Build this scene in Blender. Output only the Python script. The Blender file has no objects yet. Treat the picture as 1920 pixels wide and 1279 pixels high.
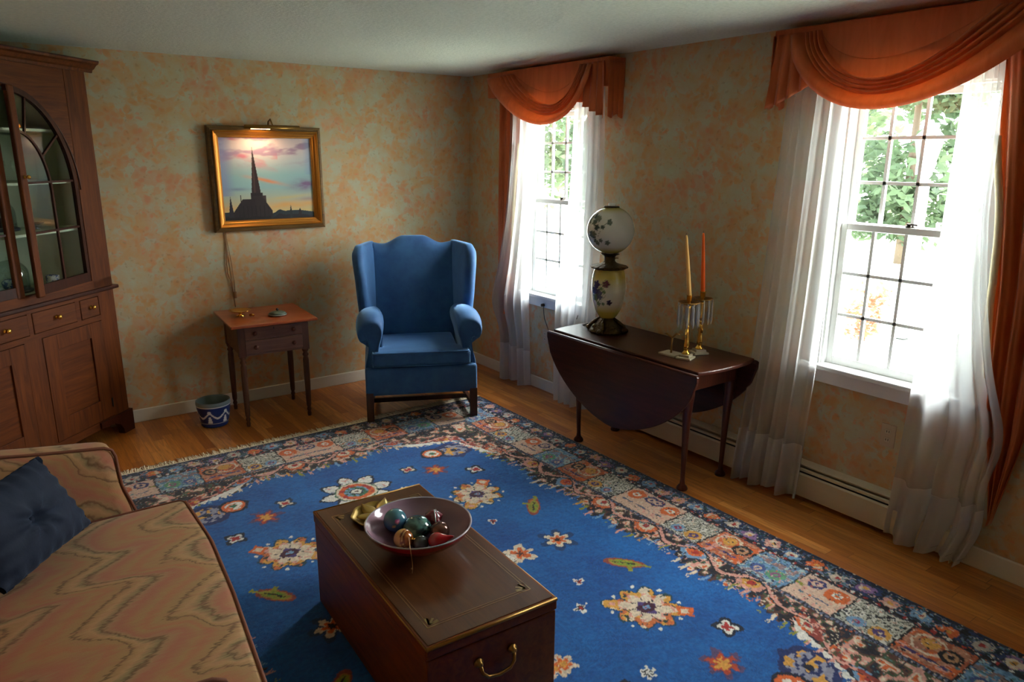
import bpy, math, random
import numpy as np
from mathutils import Matrix, Vector
random.seed(7); rng = np.random.default_rng(7)
PI = math.pi
sc = bpy.context.scene
COL = sc.collection

# ------------------------------------------------------------------ camera
cam_d = bpy.data.cameras.new('camera'); cam = bpy.data.objects.new('camera', cam_d); COL.objects.link(cam)
cam_d.sensor_width = 36.0; cam_d.lens = 36.0 * 1365.213 / 1920.0; cam_d.clip_start = 0.05; cam_d.clip_end = 200
_r = Vector((0.80913578, -0.58760575, 0.00433273)); _u = Vector((0.14238124, 0.20320258, 0.96872922)); _f = Vector((0.57011128, 0.78321657, -0.24808251))
M = Matrix((( _r.x, _u.x, -_f.x), (_r.y, _u.y, -_f.y), (_r.z, _u.z, -_f.z))).to_4x4()
M.translation = Vector((-3.463, -5.390, 1.816)); cam.matrix_world = M
sc.camera = cam
# ------------------------------------------------------------------ colour management and light
sc.view_settings.view_transform = 'Standard'; sc.view_settings.look = 'None'
sc.view_settings.gamma = 1.0; sc.view_settings.use_curve_mapping = False
sc.view_settings.exposure = 0.55
sc.cycles.use_denoising = True
sc.cycles.max_bounces = 10; sc.cycles.diffuse_bounces = 5; sc.cycles.glossy_bounces = 4
sc.cycles.transmission_bounces = 8; sc.cycles.transparent_max_bounces = 24
sc.cycles.caustics_reflective = False; sc.cycles.caustics_refractive = False
sc.cycles.sample_clamp_indirect = 6.0
w = bpy.data.worlds.new('overcast_sky'); sc.world = w; w.use_nodes = True
wn = w.node_tree.nodes; bg = wn['Background']
bg.inputs[0].default_value = (0.86, 0.94, 1.0, 1); bg.inputs[1].default_value = 10.5
sd = bpy.data.lights.new('sky_boost_sun', 'SUN'); sun = bpy.data.objects.new('sky_boost_sun', sd); COL.objects.link(sun)
sd.energy = 27.0; sd.angle = math.radians(85); sd.color = (1.0, 0.97, 0.92)  # broad lamp added to strengthen the overcast daylight entering the windows
_d = Vector((-0.85, 0.22, -0.46))
sun.rotation_euler = _d.to_track_quat('-Z', 'Y').to_euler(); sun.location = (5, 0, 6)
for nm, y0, z0, sx, sz, rot in (('sky_portal_a', -1.175, 1.45, 0.68, 1.38, 'x'), ('sky_portal_b', -3.705, 1.45, 0.68, 1.38, 'x')):
    pd = bpy.data.lights.new(nm, 'AREA'); pd.shape = 'RECTANGLE'; pd.size = sx; pd.size_y = sz
    pd.cycles.is_portal = True
    po = bpy.data.objects.new(nm, pd); COL.objects.link(po); po.location = (0.16, y0, z0)
    po.rotation_euler = (PI/2, 0, PI/2)

# ------------------------------------------------------------------ helpers
def S(r, g, b):
    def c(v):
        v = v/255.0
        return v/12.92 if v <= 0.04045 else ((v+0.055)/1.055)**2.4
    return (c(r), c(g), c(b), 1.0)

class NT:
    def __init__(s, m): s.t = m.node_tree; s.n = s.t.nodes
    def add(s, kind, ins=None, **kw):
        nd = s.n.new(kind)
        for k, v in kw.items(): setattr(nd, k, v)
        for k, v in (ins or {}).items():
            if hasattr(v, 'is_linked') or isinstance(v, bpy.types.NodeSocket): s.t.links.new(v, nd.inputs[k])
            else: nd.inputs[k].default_value = v
        return nd
    def math(s, op, a, b=0.0, c=None):
        ins = {0: a, 1: b}
        if c is not None: ins[2] = c
        return s.add('ShaderNodeMath', ins, operation=op).outputs[0]
    def ramp(s, fac, stops, interp='LINEAR'):
        nd = s.add('ShaderNodeValToRGB', {0: fac}); cr = nd.color_ramp; cr.interpolation = interp
        while len(cr.elements) > 1: cr.elements.remove(cr.elements[-1])
        cr.elements[0].position = stops[0][0]; cr.elements[0].color = stops[0][1]
        for p, c in stops[1:]:
            e = cr.elements.new(p); e.color = c
        return nd.outputs[0]
    def mix(s, f, a, b, blend='MIX'):
        nd = s.add('ShaderNodeMix', data_type='RGBA', blend_type=blend)
        for i, v in ((0, f), (6, a), (7, b)):
            if isinstance(v, bpy.types.NodeSocket): s.t.links.new(v, nd.inputs[i])
            else: nd.inputs[i].default_value = v
        return nd.outputs[2]
    def noise(s, vec, scale, detail=3.0, rough=0.55, dist=0.0):
        ins = {'Scale': scale, 'Detail': detail, 'Roughness': rough, 'Distortion': dist}
        if vec is not None: ins['Vector'] = vec
        return s.add('ShaderNodeTexNoise', ins).outputs[0]
    def coord(s, kind='Object', scale=None, rot=None):
        o = s.add('ShaderNodeTexCoord').outputs[kind]
        if scale or rot:
            o = s.add('ShaderNodeMapping', {'Vector': o, 'Scale': scale or (1, 1, 1), 'Rotation': rot or (0, 0, 0)}).outputs[0]
        return o

def mat(name, color=(0.5, 0.5, 0.5, 1), rough=0.5, metal=0.0, sheen=0.0, coat=0.0, bump=None, emit=None, trans=0.0, spec=None, sheen_tint=None):
    m = bpy.data.materials.new(name); m.use_nodes = True
    p = m.node_tree.nodes['Principled BSDF']; t = NT(m)
    p.inputs['Base Color'].default_value = color; p.inputs['Roughness'].default_value = rough; p.inputs['Metallic'].default_value = metal
    if sheen:
        p.inputs['Sheen Weight'].default_value = sheen; p.inputs['Sheen Roughness'].default_value = 0.35
        if sheen_tint: p.inputs['Sheen Tint'].default_value = sheen_tint
    if coat: p.inputs['Coat Weight'].default_value = coat; p.inputs['Coat Roughness'].default_value = 0.12
    if trans: p.inputs['Transmission Weight'].default_value = trans
    if spec is not None: p.inputs['Specular IOR Level'].default_value = spec
    if emit: p.inputs['Emission Color'].default_value = emit[0]; p.inputs['Emission Strength'].default_value = emit[1]
    if bump:
        nz = t.noise(t.coord(), bump[0], 4)
        b = t.add('ShaderNodeBump', {'Strength': bump[1], 'Distance': bump[2], 'Height': nz})
        t.t.links.new(b.outputs[0], p.inputs['Normal'])
    m['p'] = 1
    return m
def P(m): return m.node_tree.nodes['Principled BSDF']
def setcol(m, sock): m.node_tree.links.new(sock, P(m).inputs['Base Color'])
def setbump(m, height, strength=0.3, dist=0.01):
    t = NT(m); b = t.add('ShaderNodeBump', {'Strength': strength, 'Distance': dist, 'Height': height})
    t.t.links.new(b.outputs[0], P(m).inputs['Normal'])

class MB:
    def __init__(s): s.v = []; s.f = []; s.sm = []
    def addm(s, vs, fs, smooth=False):
        o = len(s.v); s.v += [tuple(map(float, p)) for p in vs]
        s.f += [tuple(i+o for i in f) for f in fs]; s.sm += [smooth]*len(fs); return s
    def box(s, x0, x1, y0, y1, z0, z1):
        v = [(x, y, z) for z in (z0, z1) for y in (y0, y1) for x in (x0, x1)]
        return s.addm(v, [(0, 2, 3, 1), (4, 5, 7, 6), (0, 1, 5, 4), (2, 6, 7, 3), (0, 4, 6, 2), (1, 3, 7, 5)])
    def loft(s, rings, closed=True, cap=True, smooth=True):
        n = len(rings[0]); vs = [p for r in rings for p in r]; fs = []
        m = n if closed else n-1
        for i in range(len(rings)-1):
            for j in range(m):
                a = i*n+j; b = i*n+(j+1) % n; fs.append((a, b, b+n, a+n))
        s.addm(vs, fs, smooth)
        if cap and closed:
            o = len(s.v)-len(vs)
            s.f.append(tuple(o+j for j in reversed(range(n)))); s.f.append(tuple(o+(len(rings)-1)*n+j for j in range(n))); s.sm += [False, False]
        return s
    def tube(s, pts, r, n=8, smooth=True):
        pts = [Vector(p) for p in pts]; rs = r if isinstance(r, (list, tuple)) else [r]*len(pts)
        rings = []; up = None
        for i, p in enumerate(pts):
            t = (pts[min(i+1, len(pts)-1)]-pts[max(i-1, 0)]).normalized()
            if up is None:
                up = Vector((0, 0, 1)) if abs(t.z) < 0.9 else Vector((1, 0, 0))
            a = (up - t*up.dot(t)).normalized(); b = t.cross(a); up = a
            rings.append([p + a*math.cos(2*PI*k/n)*rs[i] + b*math.sin(2*PI*k/n)*rs[i] for k in range(n)])
        return s.loft(rings, True, True, smooth)
    def lathe(s, prof, c=(0, 0, 0), n=32, smooth=True, cap=True, wob=None):
        rings = []
        for r, z in prof:
            ring = []
            for k in range(n):
                a = 2*PI*k/n; rr = r*(wob(a, z) if wob else 1)
                ring.append((c[0]+rr*math.cos(a), c[1]+rr*math.sin(a), c[2]+z))
            rings.append(ring)
        return s.loft(rings, True, cap, smooth)
    def sphere(s, c, r, n=24, m=14, sc_=(1, 1, 1)):
        rings = [[(c[0]+r*sc_[0]*math.sin(PI*i/m)*math.cos(2*PI*k/n), c[1]+r*sc_[1]*math.sin(PI*i/m)*math.sin(2*PI*k/n), c[2]-r*sc_[2]*math.cos(PI*i/m)) for k in range(n)] for i in range(1, m)]
        s.loft(rings, True, True, True); s.sm[-1] = s.sm[-2] = True; return s
    def grid(s, fn, nu, nv, smooth=True, double=None):
        vs = [fn(i/(nu-1), j/(nv-1)) for j in range(nv) for i in range(nu)]
        fs = [(j*nu+i, j*nu+i+1, (j+1)*nu+i+1, (j+1)*nu+i) for j in range(nv-1) for i in range(nu-1)]
        return s.addm(vs, fs, smooth)
    def ribbon(s, outer, inner, y0, y1, ax=1):
        """prism between two polylines given as (a, z); thickness along y"""
        def mk(p, y): return (p[0], y, p[1]) if ax == 1 else (y, p[0], p[1])
        n = len(outer); rings = [[mk(outer[i], y0), mk(inner[i], y0), mk(inner[i], y1), mk(outer[i], y1)] for i in range(n)]
        return s.loft(rings, True, True, False)
    def prism(s, poly, y0, y1, ax=1):
        def mk(p, y): return (p[0], y, p[1]) if ax == 1 else ((y, p[0], p[1]) if ax == 0 else (p[0], p[1], y))
        return s.loft([[mk(p, y0) for p in poly], [mk(p, y1) for p in poly]], True, True, False)
    def rbox(s, x0, x1, y0, y1, z0, z1, r=0.02, n=8, crown=0.0, fn=None):
        """rounded, optionally crowned block"""
        c = Vector(((x0+x1)/2, (y0+y1)/2, (z0+z1)/2)); h = Vector(((x1-x0)/2, (y1-y0)/2, (z1-z0)/2))
        faces = []; key = {}
        vs = []
        def ticks(hh):
            k = [-hh+r*(1-math.cos(a)) for a in (0, PI/8, PI/4, 3*PI/8, PI/2)] if False else [-hh, -hh+r*0.15, -hh+r*0.5, -hh+r]
            mid = [(-hh+r)+(2*hh-2*r)*i/n for i in range(1, n)]
            return k+mid+[-t for t in reversed(k)]
        T = [ticks(h[i]) for i in range(3)]
        def vid(p):
            k = tuple(round(q, 6) for q in p)
            if k not in key:
                q = Vector(p); inner = Vector([max(-h[i]+r, min(h[i]-r, q[i])) for i in range(3)])
                d = q-inner
                if d.length > 1e-9: q = inner+d.normalized()*r
                if crown:
                    q.z += math.copysign(1, q.z)*crown*max(0, 1-(q.x/h.x)**2)*max(0, 1-(q.y/h.y)**2)*(abs(q.z)/h.z)
                q = q+c
                if fn: q = Vector(fn(q))
                key[k] = len(vs); vs.append(q)
            return key[k]
        for ax in range(3):
            a, b = [(1, 2), (2, 0), (0, 1)][ax]
            for sgn in (-1, 1):
                for i in range(len(T[a])-1):
                    for j in range(len(T[b])-1):
                        q = []
                        for ii, jj in ((i, j), (i+1, j), (i+1, j+1), (i, j+1)):
                            p = [0, 0, 0]; p[ax] = sgn*h[ax]; p[a] = T[a][ii]; p[b] = T[b][jj]; q.append(vid(p))
                        faces.append(tuple(q if sgn > 0 else reversed(q)))
        return s.addm(vs, faces, True)
    def obj(s, name, m, parent=None, bevel=0.0, solid=0.0, sub=0, props=None):
        me = bpy.data.meshes.new(name); me.from_pydata(s.v, [], s.f); me.update()
        me.polygons.foreach_set('use_smooth', s.sm)
        o = bpy.data.objects.new(name, me); COL.objects.link(o)
        if isinstance(m, (list, tuple)):
            for x in m: me.materials.append(x)
        elif m: me.materials.append(m)
        if parent: o.parent = parent
        if sub:
            q = o.modifiers.new('subd', 'SUBSURF'); q.levels = sub; q.render_levels = sub
        if solid:
            q = o.modifiers.new('thick', 'SOLIDIFY'); q.thickness = solid; q.offset = 0
        if bevel:
            q = o.modifiers.new('bevel', 'BEVEL'); q.width = bevel; q.segments = 2; q.limit_method = 'ANGLE'; q.angle_limit = math.radians(40); q.harden_normals = False
        for k, v_ in (props or {}).items(): o[k] = v_
        return o

def thing(name, label, cat, loc=(0, 0, 0), rotz=0.0, group=None):
    o = bpy.data.objects.new(name, None); COL.objects.link(o); o.empty_display_size = 0.05
    o.location = loc; o.rotation_euler = (0, 0, rotz); o['label'] = label; o['category'] = cat
    if group: o['group'] = group
    return o
def tag(o, label, cat, group=None):
    o['label'] = label; o['category'] = cat
    if group: o['group'] = group
    return o
def structure(name):
    o = bpy.data.objects.new(name, None); COL.objects.link(o); o.empty_display_size = 0.05; o['kind'] = 'structure'; return o
def paint(o, fn):
    """point colours from a procedural function of the local coordinates (numpy)"""
    me = o.data; n = len(me.vertices); co = np.empty(n*3, np.float32); me.vertices.foreach_get('co', co); co = co.reshape(n, 3)
    col = np.ones((n, 4), np.float32); col[:, :3] = fn(co)
    a = me.color_attributes.new('paint', 'FLOAT_COLOR', 'POINT'); a.data.foreach_set('color', col.ravel())
def paintmat(name, rough=0.5, sheen=0.0, coat=0.0, bump=None):
    m = mat(name, rough=rough, sheen=sheen, coat=coat, bump=bump); t = NT(m)
    setcol(m, t.add('ShaderNodeVertexColor', layer_name='paint').outputs[0]); return m
def lin(c): return np.array(S(*c)[:3], np.float32)
def copy_tree(o, parent=None, loc=None, rotz=None, label=None):
    c = o.copy(); COL.objects.link(c); c.parent = parent
    if loc is not None: c.location = loc
    if rotz is not None: c.rotation_euler = (0, 0, rotz)
    if label: c['label'] = label
    for ch in list(o.children): copy_tree(ch, c)
    return c

def vnoise(x, y, seed=0):
    """smooth value noise in numpy"""
    xi = np.floor(x).astype(np.int64); yi = np.floor(y).astype(np.int64); xf = x-xi; yf = y-yi
    def h(a, b):
        n_ = (a*374761393 + b*668265263 + seed*982451653) & 0x7fffffff
        n_ = ((n_ ^ (n_ >> 13))*1274126177) & 0x7fffffff
        return ((n_ ^ (n_ >> 16)) & 0xffff)/65535.0
    sx = xf*xf*(3-2*xf); sy = yf*yf*(3-2*yf)
    return (h(xi, yi)*(1-sx)+h(xi+1, yi)*sx)*(1-sy)+(h(xi, yi+1)*(1-sx)+h(xi+1, yi+1)*sx)*sy
def fbm(x, y, seed=0, o=3):
    r = 0; a = 0.5; t = 0
    for i in range(o): r = r+a*vnoise(x*2**i, y*2**i, seed+i*17); t += a; a *= 0.5
    return r/t

# ------------------------------------------------------------------ materials
def wood(name, c1, c2, rough=0.4, axis='z', scale=1.0, coat=0.3, dark=None):
    m = mat(name, rough=rough, coat=coat, spec=0.22); t = NT(m)
    sc3 = {'x': (1.2, 14, 14), 'y': (14, 1.2, 14), 'z': (14, 14, 1.2)}[axis]
    v = t.coord(scale=tuple(q*scale for q in sc3))
    n1 = t.noise(v, 2.2, 6, 0.6, 1.2)
    col = t.ramp(n1, [(0.30, c1), (0.5, tuple((a+b)/2 for a, b in zip(c1, c2))), (0.68, c2)])
    n2 = t.noise(t.coord(), 3.0, 3)
    col = t.mix(t.ramp(n2, [(0.35, (0, 0, 0, 1)), (0.75, (0.45, 0.45, 0.45, 1))]), col, dark or tuple(q*0.45 for q in c1[:3])+(1,))
    setcol(m, col); setbump(m, n1, 0.12, 0.002)
    return m

def wallpaper():
    m = mat('floral_wallpaper', rough=0.75); t = NT(m)
    g = t.add('ShaderNodeNewGeometry').outputs['Position']
    sep = t.add('ShaderNodeSeparateXYZ', {0: g})
    cmb = t.add('ShaderNodeCombineXYZ', {0: t.math('ADD', sep.outputs[0], sep.outputs[1]), 1: sep.outputs[2], 2: 0.0}).outputs[0]
    big = t.noise(cmb, 5.5, 5, 0.62, 0.5)
    wob = t.add('ShaderNodeVectorMath', {0: cmb, 1: t.add('ShaderNodeVectorMath', {0: t.add('ShaderNodeTexNoise', {'Vector': cmb, 'Scale': 16.0, 'Detail': 3.0}).outputs['Color'], 1: (0.07, 0.07, 0)}, operation='MULTIPLY').outputs[0]}, operation='ADD').outputs[0]
    vor = t.add('ShaderNodeTexVoronoi', {'Vector': wob, 'Scale': 24.0}, feature='F1')
    leaf = t.ramp(vor.outputs['Distance'], [(0.30, (1, 1, 1, 1)), (0.60, (0, 0, 0, 1))])
    cell = t.add('ShaderNodeSeparateColor', {0: vor.outputs['Color']})
    clump = t.math('ADD', big, t.math('MULTIPLY', t.math('SUBTRACT', cell.outputs[0], 0.5), 0.14))
    on = t.ramp(clump, [(0.455, (0, 0, 0, 1)), (0.535, (1, 1, 1, 1))])
    fac = t.math('MULTIPLY', on, t.math('ADD', 0.48, t.math('MULTIPLY', leaf, 0.34)))
    ground = t.ramp(t.noise(cmb, 9.0, 4), [(0.35, S(196, 174, 132)), (0.62, S(190, 190, 164))])
    tint = t.ramp(t.noise(cmb, 2.6, 3), [(0.30, S(206, 148, 82)), (0.48, S(212, 156, 98)), (0.62, S(212, 142, 102)), (0.75, S(202, 140, 112))])
    col = t.mix(fac, ground, tint)
    col = t.mix(t.math('MULTIPLY', t.math('SUBTRACT', cell.outputs[1], 0.3), 0.20), col, S(210, 128, 74))
    v2 = t.add('ShaderNodeTexVoronoi', {'Vector': wob, 'Scale': 30.0}, feature='F1')
    c2 = t.add('ShaderNodeSeparateColor', {0: v2.outputs['Color']})
    sp = t.math('MULTIPLY', t.ramp(v2.outputs['Distance'], [(0.16, (1, 1, 1, 1)), (0.30, (0, 0, 0, 1))]), t.math('GREATER_THAN', c2.outputs[0], 0.55))
    col = t.mix(t.math('MULTIPLY', sp, 0.26), col, S(140, 108, 70))
    sp2 = t.math('MULTIPLY', t.ramp(v2.outputs['Distance'], [(0.20, (1, 1, 1, 1)), (0.36, (0, 0, 0, 1))]), t.math('LESS_THAN', c2.outputs[0], 0.22))
    col = t.mix(t.math('MULTIPLY', sp2, 0.45), col, S(222, 132, 96))
    setcol(m, col); setbump(m, t.noise(g, 260, 2), 0.12, 0.002)
    return m
M_wall = wallpaper()
M_ceil = mat('stippled_ceiling_paint', S(214, 212, 200), 0.9); _t = NT(M_ceil)
_n = _t.noise(_t.coord(), 55, 4, 0.7); setbump(M_ceil, _n, 0.6, 0.008)
setcol(M_ceil, _t.ramp(_n, [(0.35, S(206, 214, 204)), (0.6, S(222, 228, 218))]))
M_white = mat('white_painted_wood', S(240, 241, 240), 0.4)
M_cream = mat('cream_painted_metal', S(206, 196, 172), 0.45)
M_black = mat('black_gap', S(18, 16, 15), 0.7)

def floor_mat():
    m = mat('oak_strip_floor', rough=0.32, coat=0.25); t = NT(m)
    g = t.add('ShaderNodeNewGeometry').outputs['Position']
    sp = t.add('ShaderNodeSeparateXYZ', {0: g})
    rx = t.math('DIVIDE', t.math('ADD', sp.outputs[0], 10.0), 0.060); row = t.math('FLOOR', rx)
    rnd = t.add('ShaderNodeTexWhiteNoise', {'W': row}, noise_dimensions='1D').outputs[0]
    py = t.math('DIVIDE', t.math('ADD', t.math('ADD', sp.outputs[1], 20.0), t.math('MULTIPLY', rnd, 5.0)), t.math('ADD', 0.55, t.math('MULTIPLY', rnd, 0.5))); pl_ = t.math('FLOOR', py)
    cell = t.add('ShaderNodeTexWhiteNoise', {'Vector': t.add('ShaderNodeCombineXYZ', {0: row, 1: pl_, 2: 0.0}).outputs[0]}, noise_dimensions='2D').outputs[0]
    ex_ = t.math('LESS_THAN', t.math('PINGPONG', rx, 0.5), 0.014); ey_ = t.math('LESS_THAN', t.math('PINGPONG', py, 0.5), 0.0018)
    gap = t.math('MAXIMUM', ex_, ey_)
    grain = t.noise(t.add('ShaderNodeMapping', {'Vector': g, 'Scale': (30, 2.2, 1)}).outputs[0], 2.0, 6, 0.6, 1.0)
    c = t.ramp(cell, [(0.0, S(170, 96, 38)), (0.5, S(204, 126, 54)), (1.0, S(226, 152, 78))])
    c = t.mix(t.ramp(grain, [(0.35, (0.55, 0.55, 0.55, 1)), (0.6, (0, 0, 0, 1))]), c, S(136, 76, 34))
    c = t.mix(t.math('MULTIPLY', gap, 0.6), c, S(70, 38, 18))
    setcol(m, c); setbump(m, t.math('SUBTRACT', grain, t.math('MULTIPLY', gap, 2.0)), 0.12, 0.002)
    return m
M_floor = floor_mat()
M_pine = wood('old_cupboard_pine', S(114, 56, 13), S(72, 31, 6), 0.6, 'z', coat=0.0)
M_pineh = wood('old_cupboard_pine_rails', S(114, 56, 13), S(72, 31, 6), 0.6, 'x', coat=0.0)
M_pined = wood('dark_cupboard_trim', S(70, 28, 12), S(48, 18, 8), 0.45, 'z', coat=0.08)
M_liner = mat('sage_painted_liner', S(206, 218, 196), 0.7)
M_mahog = wood('dark_mahogany', S(78, 36, 24), S(50, 22, 16), 0.35, 'y', coat=0.22)
M_mahogz = wood('dark_mahogany_legs', S(92, 42, 26), S(58, 24, 16), 0.3, 'z', coat=0.5)
M_cherry = wood('cherry_table_top', S(172, 84, 40), S(136, 58, 28), 0.3, 'x', coat=0.5)
M_cherryd = wood('worn_table_body', S(122, 84, 66), S(92, 60, 48), 0.45, 'x')
M_cherryl = wood('worn_table_legs', S(98, 62, 44), S(70, 42, 30), 0.42, 'z')
M_chest = wood('chest_side_wood', S(134, 66, 14), S(92, 40, 6), 0.45, 'y', coat=0.08)
M_chestt = wood('chest_top_leather', S(96, 56, 28), S(70, 40, 20), 0.34, 'y', 0.7, coat=0.3)
M_brass = mat('polished_brass', S(226, 176, 80), 0.20, 1.0, bump=(60, 0.1, 0.001))
M_brassd2 = mat('darkened_lock', S(60, 52, 44), 0.4, 0.8)
M_brassd = mat('aged_brass', S(150, 112, 58), 0.4, 1.0, bump=(80, 0.4, 0.002))
M_inlay2 = mat('faded_inlay_line', S(128, 92, 56), 0.4, 0.3)
M_inlay = mat('tarnished_inlay', S(150, 124, 84), 0.35, 0.8)
M_orange = mat('burnt_orange_satin', S(196, 88, 38), 0.5, sheen=0.4)
def cloth(m, tr, color):
    """let part of the window light through a woven cloth"""
    t = NT(m); out = [n for n in t.n if n.type == 'OUTPUT_MATERIAL'][0]
    tl = t.add('ShaderNodeBsdfTranslucent', {'Color': color})
    mx = t.add('ShaderNodeMixShader', {0: tr, 1: P(m).outputs[0], 2: tl.outputs[0]})
    t.t.links.new(mx.outputs[0], out.inputs[0])
_t = NT(M_orange); _n = _t.noise(_t.coord(scale=(6, 6, 1)), 3, 4, 0.6, 0.8)
setcol(M_orange, _t.ramp(_n, [(0.35, S(190, 92, 42)), (0.65, S(214, 118, 66))]))
cloth(M_orange, 0.30, S(240, 160, 104))
def sheer(name, a):
    m = bpy.data.materials.new(name); m.use_nodes = True; t = NT(m); t.n.clear()
    out = t.add('ShaderNodeOutputMaterial')
    tr = t.add('ShaderNodeBsdfTransparent', {'Color': (1, 1, 1, 1)}); tl = t.add('ShaderNodeBsdfTranslucent', {'Color': (0.80, 0.81, 0.83, 1)})
    df = t.add('ShaderNodeBsdfDiffuse', {'Color': (0.86, 0.85, 0.83, 1)})
    m1 = t.add('ShaderNodeMixShader', {0: 0.82, 1: df.outputs[0], 2: tl.outputs[0]})
    m2 = t.add('ShaderNodeMixShader', {0: a, 1: tr.outputs[0], 2: m1.outputs[0]})
    t.t.links.new(m2.outputs[0], out.inputs[0]); return m
M_sheer = sheer('white_sheer_voile', 0.47)
M_hem = sheer('double_sheer_hem', 0.80)
def thin_glass(name, tint=(1, 1, 1, 1), gl=0.10, rough=0.02):
    m = bpy.data.materials.new(name); m.use_nodes = True; t = NT(m); t.n.clear()
    out = t.add('ShaderNodeOutputMaterial'); tr = t.add('ShaderNodeBsdfTransparent', {'Color': tint})
    gs = t.add('ShaderNodeBsdfGlossy', {'Roughness': rough}); fr = t.add('ShaderNodeLayerWeight', {'Blend': 0.5})
    f = t.math('ADD', gl*.4, t.math('MULTIPLY', t.math('POWER', fr.outputs['Facing'], 4.0), 0.8))
    mx = t.add('ShaderNodeMixShader', {0: f, 1: tr.outputs[0], 2: gs.outputs[0]})
    t.t.links.new(mx.outputs[0], out.inputs[0]); return m
M_glass = thin_glass('window_glass', (0.98, 1, 0.99, 1), 0.08)
M_cglass = thin_glass('clear_glass', (0.96, 0.98, 0.97, 1), 0.08)
M_blue = mat('blue_velvet', S(34, 74, 124), 0.75, sheen=1.0, bump=(40, 0.15, 0.004), sheen_tint=(0.35, 0.62, 1.0, 1)); _t = NT(M_blue)
_n = _t.noise(_t.coord(), 7, 4, 0.6); setcol(M_blue, _t.ramp(_n, [(0.35, S(34, 78, 130)), (0.65, S(48, 98, 150))]))
M_navy = mat('navy_velvet', S(7, 26, 52), 0.8, sheen=0.18, bump=(22, 0.3, 0.01), sheen_tint=(0.35, 0.6, 1.0, 1))
M_walnut = wood('chair_leg_walnut', S(72, 42, 28), S(48, 26, 18), 0.35, 'z')

def flame():
    m = mat('flame_stitch_upholstery', rough=0.85, sheen=0.15); t = NT(m)
    c = t.add('ShaderNodeSeparateXYZ', {0: t.coord()})
    nz = t.noise(t.coord(scale=(1, 1, 1)), 5.0, 3); nf = t.noise(t.coord(scale=(14, 60, 14)), 2.0, 2)
    yy = t.math('ADD', c.outputs[1], t.math('MULTIPLY', nz, 0.10))
    slow = t.noise(t.coord(), 2.2, 2)
    ph_ = t.math('ADD', t.math('MULTIPLY', yy, 20.5), t.math('MULTIPLY', slow, 7.0))
    tri = t.math('ADD', t.math('MULTIPLY', t.math('SINE', ph_), 0.075), t.math('MULTIPLY', t.math('SINE', t.math('MULTIPLY', ph_, 2.1)), 0.014))
    xx = t.math('ADD', t.math('ADD', c.outputs[0], c.outputs[2]), t.math('ADD', tri, t.math('MULTIPLY', slow, 0.30)))
    xx = t.math('ADD', xx, t.math('ADD', t.math('MULTIPLY', nf, 0.07), t.math('MULTIPLY', nz, 0.05)))
    fr = t.math('FRACT', t.math('DIVIDE', t.math('ADD', xx, 10.0), 0.30))
    tan = S(176, 138, 92); line = S(116, 88, 58); pk = S(184, 124, 88); sage = S(152, 132, 92)
    col = t.ramp(fr, [(0.0, tan), (0.10, pk), (0.22, tan), (0.30, tan), (0.33, line), (0.375, tan), (0.48, S(194, 152, 108)), (0.575, sage), (0.61, line), (0.67, S(176, 138, 100)), (0.80, S(180, 116, 90)), (1.0, tan)])
    n2 = t.noise(t.coord(scale=(4, 22, 4)), 2.4, 4)
    col = t.mix(t.ramp(n2, [(0.45, (0, 0, 0, 1)), (0.75, (0.35, 0.35, 0.35, 1))]), col, S(176, 98, 86))
    setcol(m, col); setbump(m, t.noise(t.coord(), 220, 2), 0.2, 0.002)
    return m
M_flame = flame()
M_piping = mat('rust_piping', S(124, 72, 50), 0.8)

# ------------------------------------------------------------------ room
H = 2.44; XL = -3.92; YF = -6.7
def wallobj(name, mb, m):
    return mb.obj(name, m, props={'kind': 'structure'})
wallobj('floor', MB().box(XL-.12, .14, YF-.12, .12, -.10, 0), M_floor)
wallobj('ceiling', MB().box(XL-.12, .14, YF-.12, .12, H, H+.1), M_ceil)
wallobj('wall_back', MB().box(XL-.12, .14, 0, .12, 0, H), M_wall)
wallobj('wall_left', MB().box(XL-.12, XL, YF, 0, 0, H), M_wall)
Z0, Z1 = 0.765, 2.13
mb = MB(); ys = [(-0.835, 0.0), (-3.365, -1.515), (YF, -4.045)]
for a, b in ys: mb.box(0, .14, a, b, 0, H)
for a, b in ((-1.515, -0.835), (-4.045, -3.365)):
    mb.box(0, .14, a, b, 0, Z0); mb.box(0, .14, a, b, Z1, H)
wallobj('wall_right', mb, M_wall)
wallobj('wall_front', MB().box(XL-.12, .14, YF-.12, YF, 0, H), M_wall)

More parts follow.
